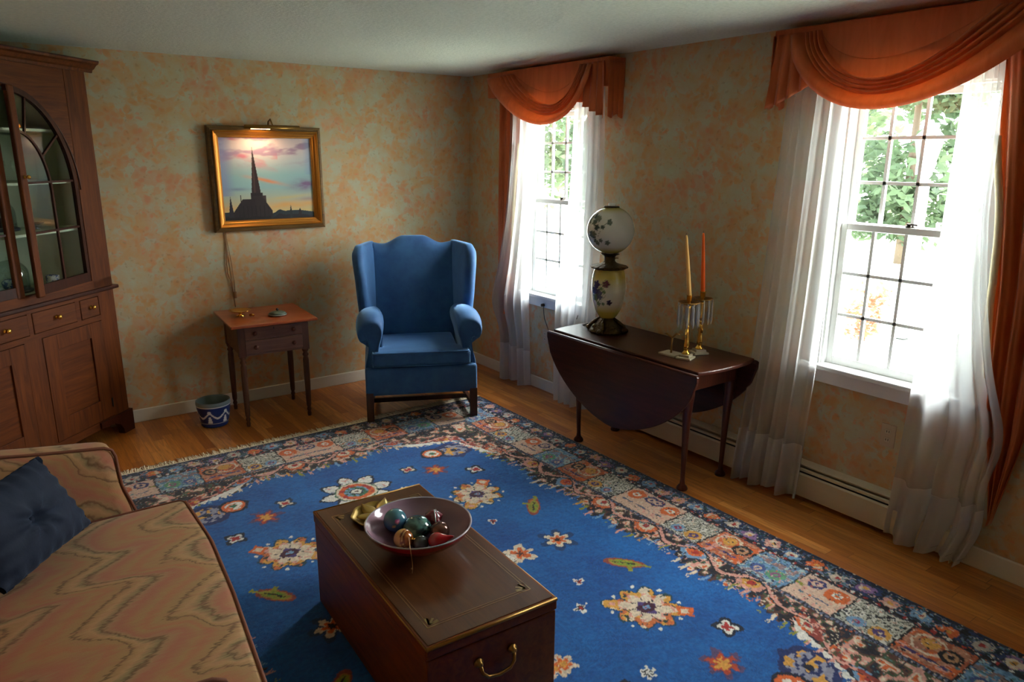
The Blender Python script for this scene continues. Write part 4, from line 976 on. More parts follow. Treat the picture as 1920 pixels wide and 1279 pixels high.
# ------------------------------------------------------------------ corner cupboard
cb = thing('corner_cupboard', 'tall wooden corner cupboard with arched glass doors, drawers and panelled lower doors', 'cupboard', (-2.82, -.12, 0), math.radians(225))
WD = 1.38; CC = WD/2; T = .022
def arch(side, off=0.0, n=16, a0=.0):
    """points of the quarter arch, hinge side to centre, for side 0 (right) or 1 (left)"""
    A, B, zs_ = CC-.175-off, .56-off, 1.60
    pts = []
    for i in range(n+1):
        t_ = PI-(PI/2)*i/n; s_ = CC+A*math.cos(t_); z = zs_+B*math.sin(t_)
        pts.append((s_ if side == 0 else WD-s_, z))
    return pts
for sd in (0, 1):
    f = (lambda a, b: (a, b)) if sd == 0 else (lambda a, b: (WD-b, WD-a))
    a, b = f(0, .172); MB().box(a, b, -T, 0, .985, 2.30).obj('upper_stile', M_pine, cb)
    ap = arch(sd); MB().ribbon([(s_, 2.30) for s_, z in ap], ap, -T, 0).obj('spandrel', M_pineh, cb)
    bead = arch(sd, -.012); MB().tube([(s_, .002, z) for s_, z in bead], .005, 8).obj('arch_bead', M_pined, cb)
    a, b = f(.0, .14); MB().box(a, b, -T, 0, .10, .972).obj('lower_stile', M_pine, cb)
    a, b = f(-.02, .15)
    pts = [(0, 0), (.10, 0), (.105, .04), (.13, .075), (.17, .10), (.30, .105), (.30, .145), (0, .145)]
    pts = [(p[0]-.02, p[1]) for p in pts] if sd == 0 else [(WD+.02-p[0], p[1]) for p in pts]
    MB().prism(pts, -.03, .014).obj('bracket_foot', M_pined, cb)
    # return to the wall
    q0 = (0, 0) if sd == 0 else (WD, 0); q1 = (-.08, -.08) if sd == 0 else (WD+.08, -.08)
    nn = (.012, -.012) if sd == 0 else (-.012, -.012)
    MB().loft([[(q0[0], q0[1], z), (q1[0], q1[1], z), (q1[0]+nn[0], q1[1]+nn[1], z), (q0[0]+nn[0], q0[1]+nn[1], z)] for z in (.0, 2.30)], True, True, False).obj('return_side', M_pine, cb)
MB().box(.14, WD-.14, -T, 0, .10, .150).obj('bottom_rail', M_pineh, cb)
MB().box(.14, WD-.14, -T, 0, .790, .822).box(.14, WD-.14, -T, 0, .945, .972).box(.306, .341, -T, 0, .82, .95).box(.675, .705, -T, 0, .82, .95).box(1.039, 1.074, -T, 0, .82, .95).obj('drawer_frame', M_pineh, cb)
MB().box(.628, .752, -T, 0, .15, .79).obj('centre_post', M_pine, cb)
MB().box(.0, WD, -T, 0, .985, 1.045).obj('waist_rail', M_pineh, cb)
MB().prism([(0, 0)]*0+[(-.035, .968), (WD+.035, .968), (WD+.035, .992), (-.035, .992)], -.03, .022).obj('waist_moulding', M_pined, cb, bevel=.007)
cp = [(0, 2.285), (.012, 2.285), (.016, 2.300), (.030, 2.308), (.045, 2.326), (.062, 2.334), (.066, 2.346), (0, 2.346)]
MB().loft([[(s_, o_, z) for o_, z in cp] for s_ in (-.055, WD+.055)], True, True, False).obj('cornice', M_pine, cb)
MB().loft([[(-.055, .066, z), (-.055-.05, .0, z), (-.10, -.10, z), (WD+.10, -.10, z), (WD+.105, 0, z), (WD+.055, .066, z)] for z in (2.345, 2.352)], True, True, False).obj('top_board', M_pined, cb)
lin_poly = [(.03, -.024), (-.05, -.095), (CC, -.835), (WD+.05, -.095), (WD-.03, -.024)]
def sheet(p, q, z0, z1, th=.008):
    d = Vector((q[0]-p[0], q[1]-p[1])); d.normalize(); nn = Vector((-d.y, d.x))*th
    return [[(p[0], p[1], z), (q[0], q[1], z), (q[0]+nn.x, q[1]+nn.y, z), (p[0]+nn.x, p[1]+nn.y, z)] for z in (z0, z1)]
m = MB()
for i in (1, 2): m.loft(sheet(lin_poly[i], lin_poly[i+1], .99, 2.28), True, True, False)
m.loft(sheet(lin_poly[0], lin_poly[1], .99, 2.28), True, True, False); m.loft(sheet(lin_poly[3], lin_poly[4], .99, 2.28), True, True, False)
m.obj('interior_liner', M_liner, cb)
sp = [(.0, -.035), (-.03, -.095), (CC, -.81), (WD+.03, -.095), (WD, -.035)]
for z in (1.02, 1.375, 1.655, 1.945, 2.27):
    MB().loft([[(a_, b_, zz_) for a_, b_ in sp] for zz_ in (z-.016, z)], True, True, False).obj('shelf', M_liner, cb, bevel=.003)
MB().box(.02, WD-.02, -.06, -.026, .10, .96).obj('lower_backing', M_pined, cb)
M_knob = M_brass
def knob(parent, x, y, z, r=.014):
    return MB().loft([[(x+rr*math.cos(a_), y+yy, z+rr*math.sin(a_)) for a_ in np.linspace(0, 2*PI, 17)[:-1]] for rr, yy in ((r*.9, 0), (r*.9, .003), (r*.4, .006), (r*.4, .014), (r, .020), (r*1.05, .026), (r*.7, .031), (r*.2, .033))], True, True, True).obj('knob', M_knob, parent)
for a, b in ((.149, .303), (.344, .672), (.708, 1.036), (1.077, 1.231)):
    d = MB().box(a, b, -.02, .004, .825, .942).obj('drawer', M_pineh, cb, bevel=.004); knob(d, (a+b)/2-.008, .004, .888)
for a, b, hx in ((.143, .625, 0), (.755, 1.237, 1)):
    z0, z1 = .153, .787
    d = MB().box(a, a+.105, -.02, .003, z0, z1).box(b-.105, b, -.02, .003, z0, z1).box(a+.105, b-.105, -.02, .003, z0, z0+.13).box(a+.105, b-.105, -.02, .003, z1-.09, z1).obj('panelled_door', M_pine, cb, bevel=.002)
    MB().box(a+.10, b-.10, -.016, -.008, z0+.12, z1-.08).obj('recessed_panel', M_pineh, d)
    MB().tube([(a+.004 if hx == 0 else b-.004, .006, z0+.06), (a+.004 if hx == 0 else b-.004, .006, z0+.12)], .005, 8).obj('hinge', M_black, d)
def updoor(sd, openang):
    x0 = .172; wd = CC-.172-.003
    dr_ = bpy.data.objects.new('glazed_door', None)
    # geometry in door coordinates: hinge at x=0
    sgn = 1 if sd == 0 else -1
    def X(v): return sgn*v
    y0, y1 = -.022, 0.0; zb = 1.046
    ap = [(p[0]-x0, p[1]) for p in arch(0, .004)]; ai = [(p[0]-x0, p[1]) for p in arch(0, .034)]
    zs_ = 1.60
    fr = MB()
    fr.ribbon([(X(a_), z) for a_, z in ap], [(X(a_), z) for a_, z in ai], y0, y1)
    def bx(m, a, b, c, d, e=y0, f=y1): m.box(min(X(a), X(b)), max(X(a), X(b)), e, f, c, d)
    bx(fr, .007, .037, zb, 1.60)
    bx(fr, .037, wd-.055, zb, zb+.055)
    door = fr.obj('glazed_door', M_pined, cb)
    door.location = (x0 if sd == 0 else WD-x0, .0, 0); door.rotation_euler = (0, 0, openang*sgn)
    st = MB(); bx(st, wd-.055, wd, zb-.012, 2.158, y0, y1+.004); st.obj('meeting_stile', M_pine, door, bevel=.008)
    mu = MB(); my0, my1 = -.018, -.006
    A2, B2 = .245, .335; cx_ = wd-.03
    arcp = [(cx_+A2*math.cos(t_), 1.60+B2*math.sin(t_)) for t_ in np.linspace(PI, PI/2, 14)]
    arci = [(cx_+(A2-.014)*math.cos(t_), 1.60+(B2-.014)*math.sin(t_)) for t_ in np.linspace(PI, PI/2, 14)]
    mu.ribbon([(X(a_), z) for a_, z in arcp], [(X(a_), z) for a_, z in arci], my0, my1)
    vx = cx_-A2; bx(mu, vx, vx+.014, zb+.05, 1.60, my0, my1)
    for z in (1.385, 1.655): bx(mu, .03, wd-.05, z-.006, z+.006, my0, my1)
    for t_ in (PI*.60, PI*.80):
        p0 = Vector((cx_+A2*math.cos(t_), 1.60+B2*math.sin(t_))); p1 = Vector((CC-x0+(CC-.21)*math.cos(t_)*1.0, 1.60+.53*math.sin(t_)))
        dd = (p1-p0).normalized(); nn = Vector((-dd.y, dd.x))*.006
        q = [p0+nn, p0-nn]; q2 = [p1+nn, p1-nn]
        mu.ribbon([(X(p0.x+nn.x), p0.y+nn.y), (X(p1.x+nn.x), p1.y+nn.y)], [(X(p0.x-nn.x), p0.y-nn.y), (X(p1.x-nn.x), p1.y-nn.y)], my0, my1)
    mu.obj('muntins', M_pined, door)
    ai2 = [(X(a_), z) for a_, z in ai]
    base_ = [(a_, zb+.05) for a_, z in ai2]
    MB().ribbon(ai2, base_, -.013, -.011).obj('glass_pane', M_cglass, door)
    if sd == 0: k = knob(door, wd-.028, .004, 1.688, .011)
updoor(0, math.radians(8.5)); updoor(1, 0)
# contents of the cupboard: world positions from cupboard coordinates
_rm = Matrix.Rotation(math.radians(225), 4, 'Z')
def cpos(s_, o_, z): v_ = _rm @ Vector((s_, o_, 0)); return (v_.x-2.82, v_.y-.12, z+.001)
M_pewter = mat('dark_pewter', S(70, 76, 84), 0.3, 0.7); M_china = mat('blue_white_china', S(180, 196, 214), 0.25); _t = NT(M_china)
setcol(M_china, _t.ramp(_t.noise(_t.coord(), 45, 2), [(0.48, S(205, 214, 222)), (0.56, S(60, 90, 150))]))
M_dome = thin_glass('dome_glass', (0.80, 0.84, 0.82, 1), 0.35, 0.05)
M_pearl = mat('pearly_shell', S(198, 196, 186), 0.25)
def cloche(s_, o_, z, r_, h_, label, inside):
    c = thing('glass_cloche', label, 'glass dome', cpos(s_, o_, z))
    MB().lathe([(r_+.012, 0), (r_+.014, .012), (r_+.004, .018), (.002, .018)], n=30).obj('base', M_pewter, c)
    pr_ = [(r_, .018)]+[(r_, .018+h_*.5)]+[(r_*math.cos(t_), .018+h_*.5+h_*.5*math.sin(t_)) for t_ in np.linspace(.15, PI/2-.08, 9)]
    MB().lathe(pr_, n=32, cap=False).obj('dome', M_dome, c)
    MB().sphere((0, 0, .018+h_+.010), .010, 12, 8).obj('knob', M_cglass, c)
    if inside: MB().lathe([(.03, .018), (.045, .03), (.05, .06), (.035, .075), (.001, .076)], n=20, wob=lambda a, zz: 1+.08*math.cos(5*a)).obj('keepsake', inside, c)
cloche(.47, -.30, 1.375, .085, .16, 'clear glass dome over a dark keepsake on the middle cupboard shelf', M_pewter)
cloche(.80, -.34, 1.375, .080, .15, 'glass dome behind the gap between the cupboard doors, middle shelf', M_pewter)
cloche(.48, -.28, 1.02, .095, .17, 'large glass dome over blue china on the lowest cupboard shelf', M_china)
def small(nm, s_, o_, z, prof_, m_, label, cat):
    o_ = MB().lathe(prof_, n=24).obj(nm, m_); o_.location = cpos(s_, o_ if False else 0, z); return o_
def smallthing(nm, s_, oo, z, prof_, m_, label, cat, group=None):
    q = MB().lathe(prof_, n=24).obj(nm, m_); q.location = cpos(s_, oo, z); tag(q, label, cat, group); return q
smallthing('china_mug', .30, -.16, 1.02, [(.034, 0), (.036, .004), (.036, .075), (.033, .076), (.033, .008), (.001, .008)], M_china, 'small blue and white china mug on the lowest cupboard shelf', 'mug')
smallthing('shell_ornament', .74, -.20, 1.02, [(.03, 0), (.055, .02), (.06, .05), (.045, .085), (.02, .10), (.001, .102)], M_pearl, 'pearly shell ornament seen through the gap between the cupboard doors', 'ornament')
smallthing('blue_vase', .665, -.075, 1.02, [(.026, 0), (.036, .02), (.030, .055), (.018, .08), (.022, .09)], mat('cobalt_glaze', S(50, 80, 140), 0.2), 'little cobalt blue vase at the gap between the cupboard doors', 'vase')
smallthing('silver_dish', .33, -.20, 1.375, [(.028, 0), (.012, .01), (.012, .02), (.05, .035), (.052, .038), (.012, .03)], M_pewter, 'small footed silver dish on the middle cupboard shelf', 'dish')
gl0 = None
for k, (s_, oo) in enumerate(((.52, -.20), (.46, -.24), (.40, -.20), (.56, -.30), (.48, -.34), (.62, -.24), (.84, -.22), (.90, -.28))):
    if gl0 is None:
        gl0 = MB().lathe([(.020, 0), (.020, .003), (.004, .006), (.004, .05), (.014, .06), (.022, .085), (.020, .115), (.019, .115), (.020, .085)], n=18, cap=False).obj('cordial_glass', M_cglass)
        g_ = gl0
    else: g_ = gl0.copy(); COL.objects.link(g_)
    g_.location = cpos(s_, oo, 1.655); tag(g_, 'small stemmed cordial glass on the cupboard shelf level with the door knob', 'glass', 'cordial glasses on the upper shelf')
smallthing('standing_plate', .62, -.42, 1.655, [(.05, 0), (.09, .008), (.11, .016), (.11, .018), (.05, .006), (.001, .006)], M_china, 'blue and white plate on the cupboard shelf level with the door knob', 'plate')
smallthing('tall_ewer', .55, -.30, 1.945, [(.035, 0), (.05, .03), (.055, .07), (.03, .12), (.018, .16), (.026, .19), (.022, .19)], M_pewter, 'dark pewter ewer on the top cupboard shelf behind the arch', 'jug')

# ------------------------------------------------------------------ sofa
sf = thing('sofa', 'beige flame stitch sofa with rust piping in the lower left corner', 'sofa', (0, 0, 0))
YA, YB = -2.41, -3.91
def fx(y): return float(np.interp(y, [-4.2, -3.8, -3.67, -3.2, -2.81, -2.39], [-3.06, -3.03, -3.015, -2.965, -2.935, -2.940]))
def cushf(q):
    t_ = (q.x+3.64)/(.64)    # 0 back .. 1 front
    return (-3.64+t_*(fx(q.y)+3.64), q.y, q.z)
sc_ = MB().rbox(-3.64, -3.0, YB-.004, YA, .315, .455, .028, 16, .012, cushf).obj('seat_cushion', M_flame, sf)
path = [(fx(y)-.004, y, .447) for y in np.linspace(YB+.02, YA-.03, 20)]+[(fx(YA)-.03, YA-.003, .448), (-3.3, YA-.002, .448), (-3.6, YA-.002, .448)]
MB().tube(path, .0065, 8).obj('piping', M_piping, sc_)
path = [(fx(y)-.004, y, .325) for y in np.linspace(YB+.02, YA-.03, 20)]; MB().tube(path, .006, 8).obj('piping', M_piping, sc_)
MB().rbox(-3.88, -3.0, YB-.13, YA+.13, .10, .318, .02, 8, 0, lambda q: (q.x+(fx(max(YB, min(YA, q.y)))+2.97 if q.x > -3.3 else 0), q.y, q.z)).obj('seat_base', M_flame, sf)
for y_ in (YB-.06, YA+.06):
    for x_ in (-3.08, -3.80): MB().loft([[(x_+r_*math.cos(a_), y_+r_*math.sin(a_), z) for a_ in np.linspace(0, 2*PI, 13)[:-1]] for r_, z in ((.016, .0150 if x_ > -3.48 else 0), (.026, .11))], True, True, True).obj('leg', M_walnut, sf)
def sarm(y0, dirn):
    """arm: inner face at y0, extends away in dirn; profile along x"""
    prof_ = [(-3.120, .30), (-3.122, .44), (-3.140, .50), (-3.158, .56), (-3.163, .62), (-3.166, .68), (-3.176, .708), (-3.200, .722), (-3.30, .733), (-3.45, .752), (-3.60, .775), (-3.78, .80), (-3.88, .80), (-3.88, .30)]
    rings = []
    for dy, s_ in ((0.0, .982), (.012, .997), (.05, 1.0), (.09, 1.0), (.115, .995), (.125, .98)):
        cx_, cz_ = -3.5, .50
        rings.append([(cx_+(px_-cx_)*s_, y0+dirn*(dy+.05*max(0, (pz_-.45))*(1 if dy < .06 else .6)), cz_+(pz_-cz_)*s_) for px_, pz_ in prof_])
    a_ = MB().loft(rings, True, True, True).obj('arm', M_flame, sf, sub=1)
    pp = [(p[0]+.003, y0+dirn*(.012+.05*max(0, p[1]-.45)), p[1]+.002) for p in prof_[1:12]]
    MB().tube(pp, .006, 8).obj('piping', M_piping, a_)
sarm(YA+.003, 1); sarm(YB-.005, -1)
MB().rbox(-3.90, -3.655, YB+.005, YA-.005, .30, .88, .05, 10, 0, lambda q: (q.x-(q.z-.45)*.08*(1 if q.x > -3.8 else 0), q.y, q.z+.06*math.cos((q.y+3.1)*2)*(1 if q.z > .6 else 0))).obj('backrest', M_flame, sf)

# throw pillow : square, tufted, leaning in the corner of arm and seat
P0 = Vector((-3.285, -2.50, .487)); P1 = Vector((-3.560, -2.860, .490)); P3 = Vector((-3.407, -2.53, .777))
ex = (P1-P0); PS = .45; ex.normalize()
ey = (P3-P0)*(.335/PS/(P3-P0).length); ez = ex.cross(ey).normalized()
if ez.y > 0: ez = -ez
CORN = 1
def pil(front):
    def f_(a, b):
        u_, v_ = 2*a-1, 2*b-1
        e_ = (1-abs(u_)**2.4)*(1-abs(v_)**2.4); th = .070*max(0, e_)**.55
        r2 = u_*u_+v_*v_
        th -= .045*math.exp(-r2/.018)
        th += .009*math.sin(7*math.atan2(v_, u_)+u_)*math.exp(-((math.sqrt(r2)-.3)/.25)**2)
        th += .006*math.sin(23*u_+3*v_)*math.exp(-((1-abs(v_))/.3)**2)+.005*math.sin(19*v_)*math.exp(-((1-abs(u_))/.3)**2)
        pin = .94+.06*max(abs(u_), abs(v_))**3 if abs(abs(u_)-abs(v_)) > .2 else 1.0
        k_ = .965+.045*(abs(u_)*abs(v_))
        p = P0+ex*(PS*(.5+.5*u_*k_))+ey*(PS*(.5+.5*v_*k_))+ez*(front*th)
        return p
    return f_
pw = thing('throw_pillow', 'navy velvet button-tufted throw pillow leaning on the sofa arm', 'pillow', (0, 0, 0))
m = MB(); m.grid(pil(1), 34, 34); m.grid(pil(-1), 34, 34)
PC = P0+ex*PS/2+ey*PS/2
m.obj('pillow_cover', M_navy, pw)
MB().sphere(tuple(PC+ez*.028), .014, 14, 8).obj('button', M_navy, pw)
pwoff = ey*0

# ------------------------------------------------------------------ campaign chest used as coffee table
cs = thing('wooden_chest', 'low brass-edged wooden campaign chest in the middle of the rug', 'chest', (-2.324, -3.275, 0), math.radians(-2.7))
hw, hl, ht = .238, .503, .42
MB().box(-hw+.003, hw-.003, -hl+.003, hl-.003, .0135, .372).obj('body', M_chest, cs, bevel=.004)
lidc = MB().box(-hw, hw, -hl, hl, .375, ht-.002).obj('lid', M_chest, cs, bevel=.005)
MB().box(-hw+.012, hw-.012, -hl+.012, hl-.012, ht-.003, ht).obj('leather_top', M_chestt, lidc)
eb = MB()
for a, b in (((-hw, -hl), (hw, -hl)), ((hw, -hl), (hw, hl)), ((-hw, hl), (hw, hl)), ((-hw, -hl), (-hw, hl))):
    x0, x1 = sorted((a[0], b[0])); y0, y1 = sorted((a[1], b[1]))
    w_ = .0065 if a[1] == b[1] else .003
    eb.tube([(a[0]*.992, a[1]*.997, ht-.006), (b[0]*.992, b[1]*.997, ht-.006)], w_, 8)
eb.obj('brass_edging', M_brassd, lidc)
il = MB(); ix, iy = hw-.048, hl-.085; zt = ht
def strip(m, a, b, w_=.0016):
    a = Vector(a); b = Vector(b); d = (b-a).normalized(); n_ = Vector((-d.y, d.x))*w_
    m.addm([(p.x, p.y, zz_) for zz_ in (zt-.0005, zt+.0006) for p in (a+n_, a-n_, b-n_, b+n_)], [(4, 5, 6, 7), (0, 1, 5, 4), (1, 2, 6, 5), (2, 3, 7, 6), (3, 0, 4, 7)])
for off in (0, .010):
    X_, Y_ = ix-off, iy-off
    strip(il, (-X_, -Y_+.03), (-X_, Y_-.03)); strip(il, (X_, -Y_+.03), (X_, Y_-.03)); strip(il, (-X_+.03, -Y_), (X_-.03, -Y_)); strip(il, (-X_+.03, Y_), (X_-.03, Y_))
il.obj('inlaid_line', M_inlay2, lidc)
for sx in (-1, 1):
    for sy in (-1, 1):
        c_ = MB(); cx_, cy_ = sx*(ix-.012), sy*(iy-.012)
        for an in (0, PI/2, PI/4, PI/4+PI/2, -.4, PI/2+.4):
            d_ = Vector((-sx*math.cos(an), -sy*math.sin(an)))
            if an > PI/2+.3: d_ = Vector((-sx*.25, -sy*1.0)).normalized()
            if an < -.3: d_ = Vector((-sx*1.0, -sy*.25)).normalized()
            strip(c_, (cx_, cy_), (cx_+d_.x*.034, cy_+d_.y*.034), .0035)
        strip(c_, (cx_+sx*.012, cy_+sy*.012), (cx_-sx*.03, cy_+sy*.012), .0018); strip(c_, (cx_+sx*.012, cy_+sy*.012), (cx_+sx*.012, cy_-sy*.03), .0018)
        c_.obj('corner_inlay', M_inlay, lidc)
for sy, rz in ((-1, 0), (1, PI)):
    hd = bpy.data.objects.new('x', None); bpy.data.objects.remove(hd)
    hm = MB(); yy = sy*(hl)
    M_iron = M_brassd
    for sx in (-.062, .062):
        hm.loft([[(sx+r_*math.cos(a_), yy+sy*q, .300+r_*math.sin(a_)) for a_ in np.linspace(0, 2*PI, 17)[:-1]] for r_, q in ((.016, -.001), (.016, .004), (.009, .008), (.009, .016), (.004, .018))], True, True, True)
    hm.tube([(-.062, yy+sy*.012, .296), (-.058, yy+sy*.020, .272), (-.04, yy+sy*.024, .255), (0, yy+sy*.025, .248), (.04, yy+sy*.024, .255), (.058, yy+sy*.020, .272), (.062, yy+sy*.012, .296)], .006, 8)
    hm.obj('bail_handle', M_iron, cs)

# ------------------------------------------------------------------ bowl with ornaments
bc = Vector((-2.327, -3.259, .421))
bw = thing('glass_bowl', 'wide footed mauve glass bowl holding ornaments on the chest', 'bowl', bc)
M_bowl = mat('mauve_glaze_inside', S(150, 118, 132), 0.12, coat=0.6); M_bowlo = mat('plum_glaze_outside', S(150, 26, 50), 0.12, coat=0.6)
Rb = .192
inner_ = [(.001, .014), (.03, .015), (.06, .019), (.10, .034), (.14, .057), (.17, .080), (.182, .094), (Rb-.004, .107)]
outer_ = [(.001, .009), (.03, .010), (.062, .014), (.103, .028), (.144, .050), (.174, .074), (.187, .092), (Rb, .105)]
MB().lathe(inner_+[(Rb-.001, .109)], n=72, cap=False).obj('inner_surface', M_bowl, bw)
MB().lathe(outer_, n=72, cap=False).obj('outer_surface', M_bowlo, bw)
MB().lathe([(Rb, .104), (Rb+.002, .107), (Rb-.0005, .110), (Rb-.005, .1075)], n=72, cap=False).obj('rim', mat('pale_rim', S(168, 160, 172), 0.15, coat=.5), bw)
MB().lathe([(.040, 0), (.042, .002), (.034, .012), (.030, .014)], n=40).obj('foot', M_bowlo, bw)
def surf(x, y):
    r_ = math.hypot(x, y); return float(np.interp(r_, [p[0] for p in inner_], [p[1] for p in inner_]))
def rest(x, y, r_):
    """height of a ball centre resting on the bowl's inner surface"""
    best = -1
    for rr in np.linspace(-r_*.98, r_*.98, 25):
        for cc in np.linspace(-r_*.98, r_*.98, 25):
            q = r_*r_-rr*rr-cc*cc
            if q >= 0: best = max(best, surf(x+rr, y+cc)+math.sqrt(q))
    return best
cr3 = Vector((.8091, -.5876, 0)).normalized(); cf3 = Vector((.5701, .7832, 0)).normalized()   # picture right / away, on the table plane
def bpos(a, b, r_, lift=0):
    p = cr3*a+cf3*b; return (bc.x+p.x, bc.y+p.y, bc.z+rest(p.x, p.y, r_)+lift)
def ball(name, label, a, b, r_, m_, colfn=None, sq=1.0, lift=0, capdir=None, capm=None, capped=True):
    t_ = thing(name, label, 'ornament', bpos(a, b, r_*max(sq, 1)*1.0, lift))
    o_ = MB().sphere((0, 0, 0), r_, 48, 32, (1, 1, sq)).obj('ball', m_, t_)
    if colfn: paint(o_, colfn)
    if capped:
        d_ = Vector(capdir or (.3, -.2, .9)).normalized(); a0 = d_*r_*.97
        MB().tube([a0, a0+d_*.007], .0065, 12).obj('cap', capm or M_brass, t_)
        tt = Vector((0, 0, 1)).cross(d_).normalized() if abs(d_.z) < .95 else Vector((1, 0, 0)); c0 = a0+d_*.012; q2 = d_.cross(tt)
        MB().tube([c0+(d_*math.cos(k_)+tt*math.sin(k_))*.006 for k_ in np.linspace(0, 2*PI, 13)], .0012, 6).obj('hanging_loop', capm or M_brass, t_)
    return t_
M_orn = paintmat('painted_ornament_glass', 0.12, coat=0.8)
cdir = np.array([(-.60), (-.70), .40]); cdir /= np.linalg.norm(cdir)
def bluecol(co):
    z = co[:, 2]/.043; n = len(z); C = lin((36, 70, 130))*(1-np.clip(z*.6+.4, 0, 1))[:, None]+lin((78, 130, 140))*np.clip(z*.6+.4, 0, 1)[:, None]
    d_ = co/np.linalg.norm(co, axis=1, keepdims=True); cen = np.array([-.20, -.85, .35]); cen /= np.linalg.norm(cen)
    q = np.linalg.norm(d_-cen, axis=1); C[q < .20] = lin((190, 90, 160)); C[q < .10] = lin((236, 170, 210))
    cen = np.array([-.50, -.80, -.05]); cen /= np.linalg.norm(cen); q = np.linalg.norm(d_-cen, axis=1); C[q < .13] = lin((190, 170, 120)); return C
ball('glass_bauble', 'large blue glass ball painted with a pink flower, at the left in the bowl', -.092, .045, .044, M_orn, bluecol, capped=False)
def grncol(co):
    f_ = fbm(co[:, 0]*60+co[:, 2]*30, co[:, 2]*90, 6, 3); t_ = np.clip((f_-.4)*4, 0, 1)[:, None]; return lin((18, 54, 54))*(1-t_)+lin((90, 140, 130))*t_
ball('glass_bauble', 'large marbled green glass ball in the middle of the bowl', -.010, .028, .052, M_orn, grncol, .82, capped=False)
def goldcol(co):
    n_ = co/np.linalg.norm(co, axis=1, keepdims=True); ax_ = np.array([.35, -.80, .25]); ax_ /= np.linalg.norm(ax_); t_ = n_@ax_; C = np.tile(lin((206, 150, 74)), (len(t_), 1)); C[(t_ > .35) & (t_ < .75)] = lin((120, 60, 26)); C[(t_ > .52) & (t_ < .58)] = lin((214, 170, 90)); C[t_ > .75] = lin((160, 90, 36)); return C
gb = ball('glass_bauble', 'gold and brown striped glass ball with brass cap at the front of the bowl', -.050, -.040, .036, M_orn, goldcol, capdir=(.35, -.80, .25))
ball('glass_bauble', 'small smoky grey glass ball at the front of the bowl', .012, -.050, .029, mat('smoky_mirror_glass', S(96, 98, 92), 0.08, 0.6), capped=False)
ball('glass_bauble', 'clear and brown glass ball behind the red ornament', .076, .006, .036, mat('brown_mirror_glass', S(120, 84, 74), 0.10, 0.7), capped=False)
tr = thing('teardrop_ornament', 'shiny red teardrop glass ornament at the right in the bowl', 'ornament', bpos(.070, -.060, .030))
prr = [(.002, -.030), (.015, -.026), (.026, -.014), (.030, 0), (.027, .014), (.018, .028), (.010, .042), (.005, .058), (.001, .066)]
q_ = MB().lathe(prr, n=32).obj('drop', mat('ruby_glass', S(170, 16, 24), 0.1, coat=.8), tr); q_.rotation_euler = Vector((cr3.x, cr3.y, .28)).to_track_quat('Z', 'Y').to_euler()
ts = thing('tassel_ornament', 'dark red faceted ornament with silver cord at the back of the bowl', 'ornament', bpos(.040, .092, .030))
m = MB(); rings = []
for z, r_ in ((-.028, .006), (-.012, .030), (.008, .036), (.022, .022), (.030, .006)): rings.append([(r_*(1+.25*math.cos(4*a_))*math.cos(a_), r_*(1+.25*math.cos(4*a_))*math.sin(a_), z) for a_ in np.linspace(0, 2*PI, 33)[:-1]])
m.loft(rings, True, True, False).obj('star_body', mat('dark_red_glass', S(120, 20, 34), 0.18, coat=.6), ts)
_pf = lambda k: tuple(Vector((.006, -.004, .036))-cf3*(.040*k)+Vector((.010*k, 0, -.020*k*k)))
MB().tube([_pf(k) for k in (0, .3, .6, .9, 1.2)], .0022, 6).tube([tuple(Vector(_pf(k))+Vector((.006+.006*k, 0, 0))) for k in (0, .35, .7, 1.0)], .0018, 6).obj('silver_cord', mat('silver_cord', S(196, 198, 205), 0.3, .6), ts)
st = Vector(gb.location)
thr = []
pf = [(-.030, -.058, .075), (-.02, -.105, .100), (-.012, -.150, .106), (-.005, -.190, .1125), (-.002, -.1965, .107), (.0, -.197, .085), (.003, -.199, .060), (.003, -.200, .035), (.001, -.199, .020)]
def wp(a, b, z): p = cr3*a+cf3*b; return (bc.x+p.x, bc.y+p.y, bc.z+z)
th_ = MB().tube([wp(*p) for p in pf], .0013, 6); th_.sphere(wp(.001, -.200, .038), .0035, 8, 6)
tag(th_.obj('hanging_thread', mat('straw_thread', S(200, 160, 110), 0.6)), 'thin straw thread hanging over the front rim of the bowl', 'thread')
# brass fan dish behind the bowl
fd = thing('brass_tray', 'flat brass dish with raised leaf shapes, behind the bowl on the chest', 'dish', (-2.345, -2.955, .421), math.radians(30))
MB().lathe([(.001, 0), (.080, 0), (.098, .008), (.104, .016), (.102, .018), (.094, .010), (.078, .004), (.001, .004)], n=48, wob=lambda a, z: 1+.03*math.cos(8*a)).obj('dish', mat('satin_brass', S(176, 146, 78), 0.38, 0.85, bump=(30, .1, .002)), fd)
m = MB()
for an, ln_ in ((2.5, .085), (1.3, .10), (.35, .12), (3.6, .07)):
    d_ = Vector((math.cos(an), math.sin(an), 0)); n_ = Vector((-d_.y, d_.x, 0)); rings = []
    for t_ in np.linspace(0, 1, 9):
        w_ = .030*math.sin(PI*min(1, t_*.9+.08)); zc = .006+.010*t_; rings.append([tuple(d_*(ln_*t_)+n_*(w_*q)+Vector((0, 0, zc+.008*(1-q*q)))) for q in (-1, -.5, 0, .5, 1)])
    m.loft(rings, False, False, True)
m.obj('leaf_relief', mat('satin_brass_leaf', S(186, 158, 88), 0.35, 0.85), fd, solid=.002)

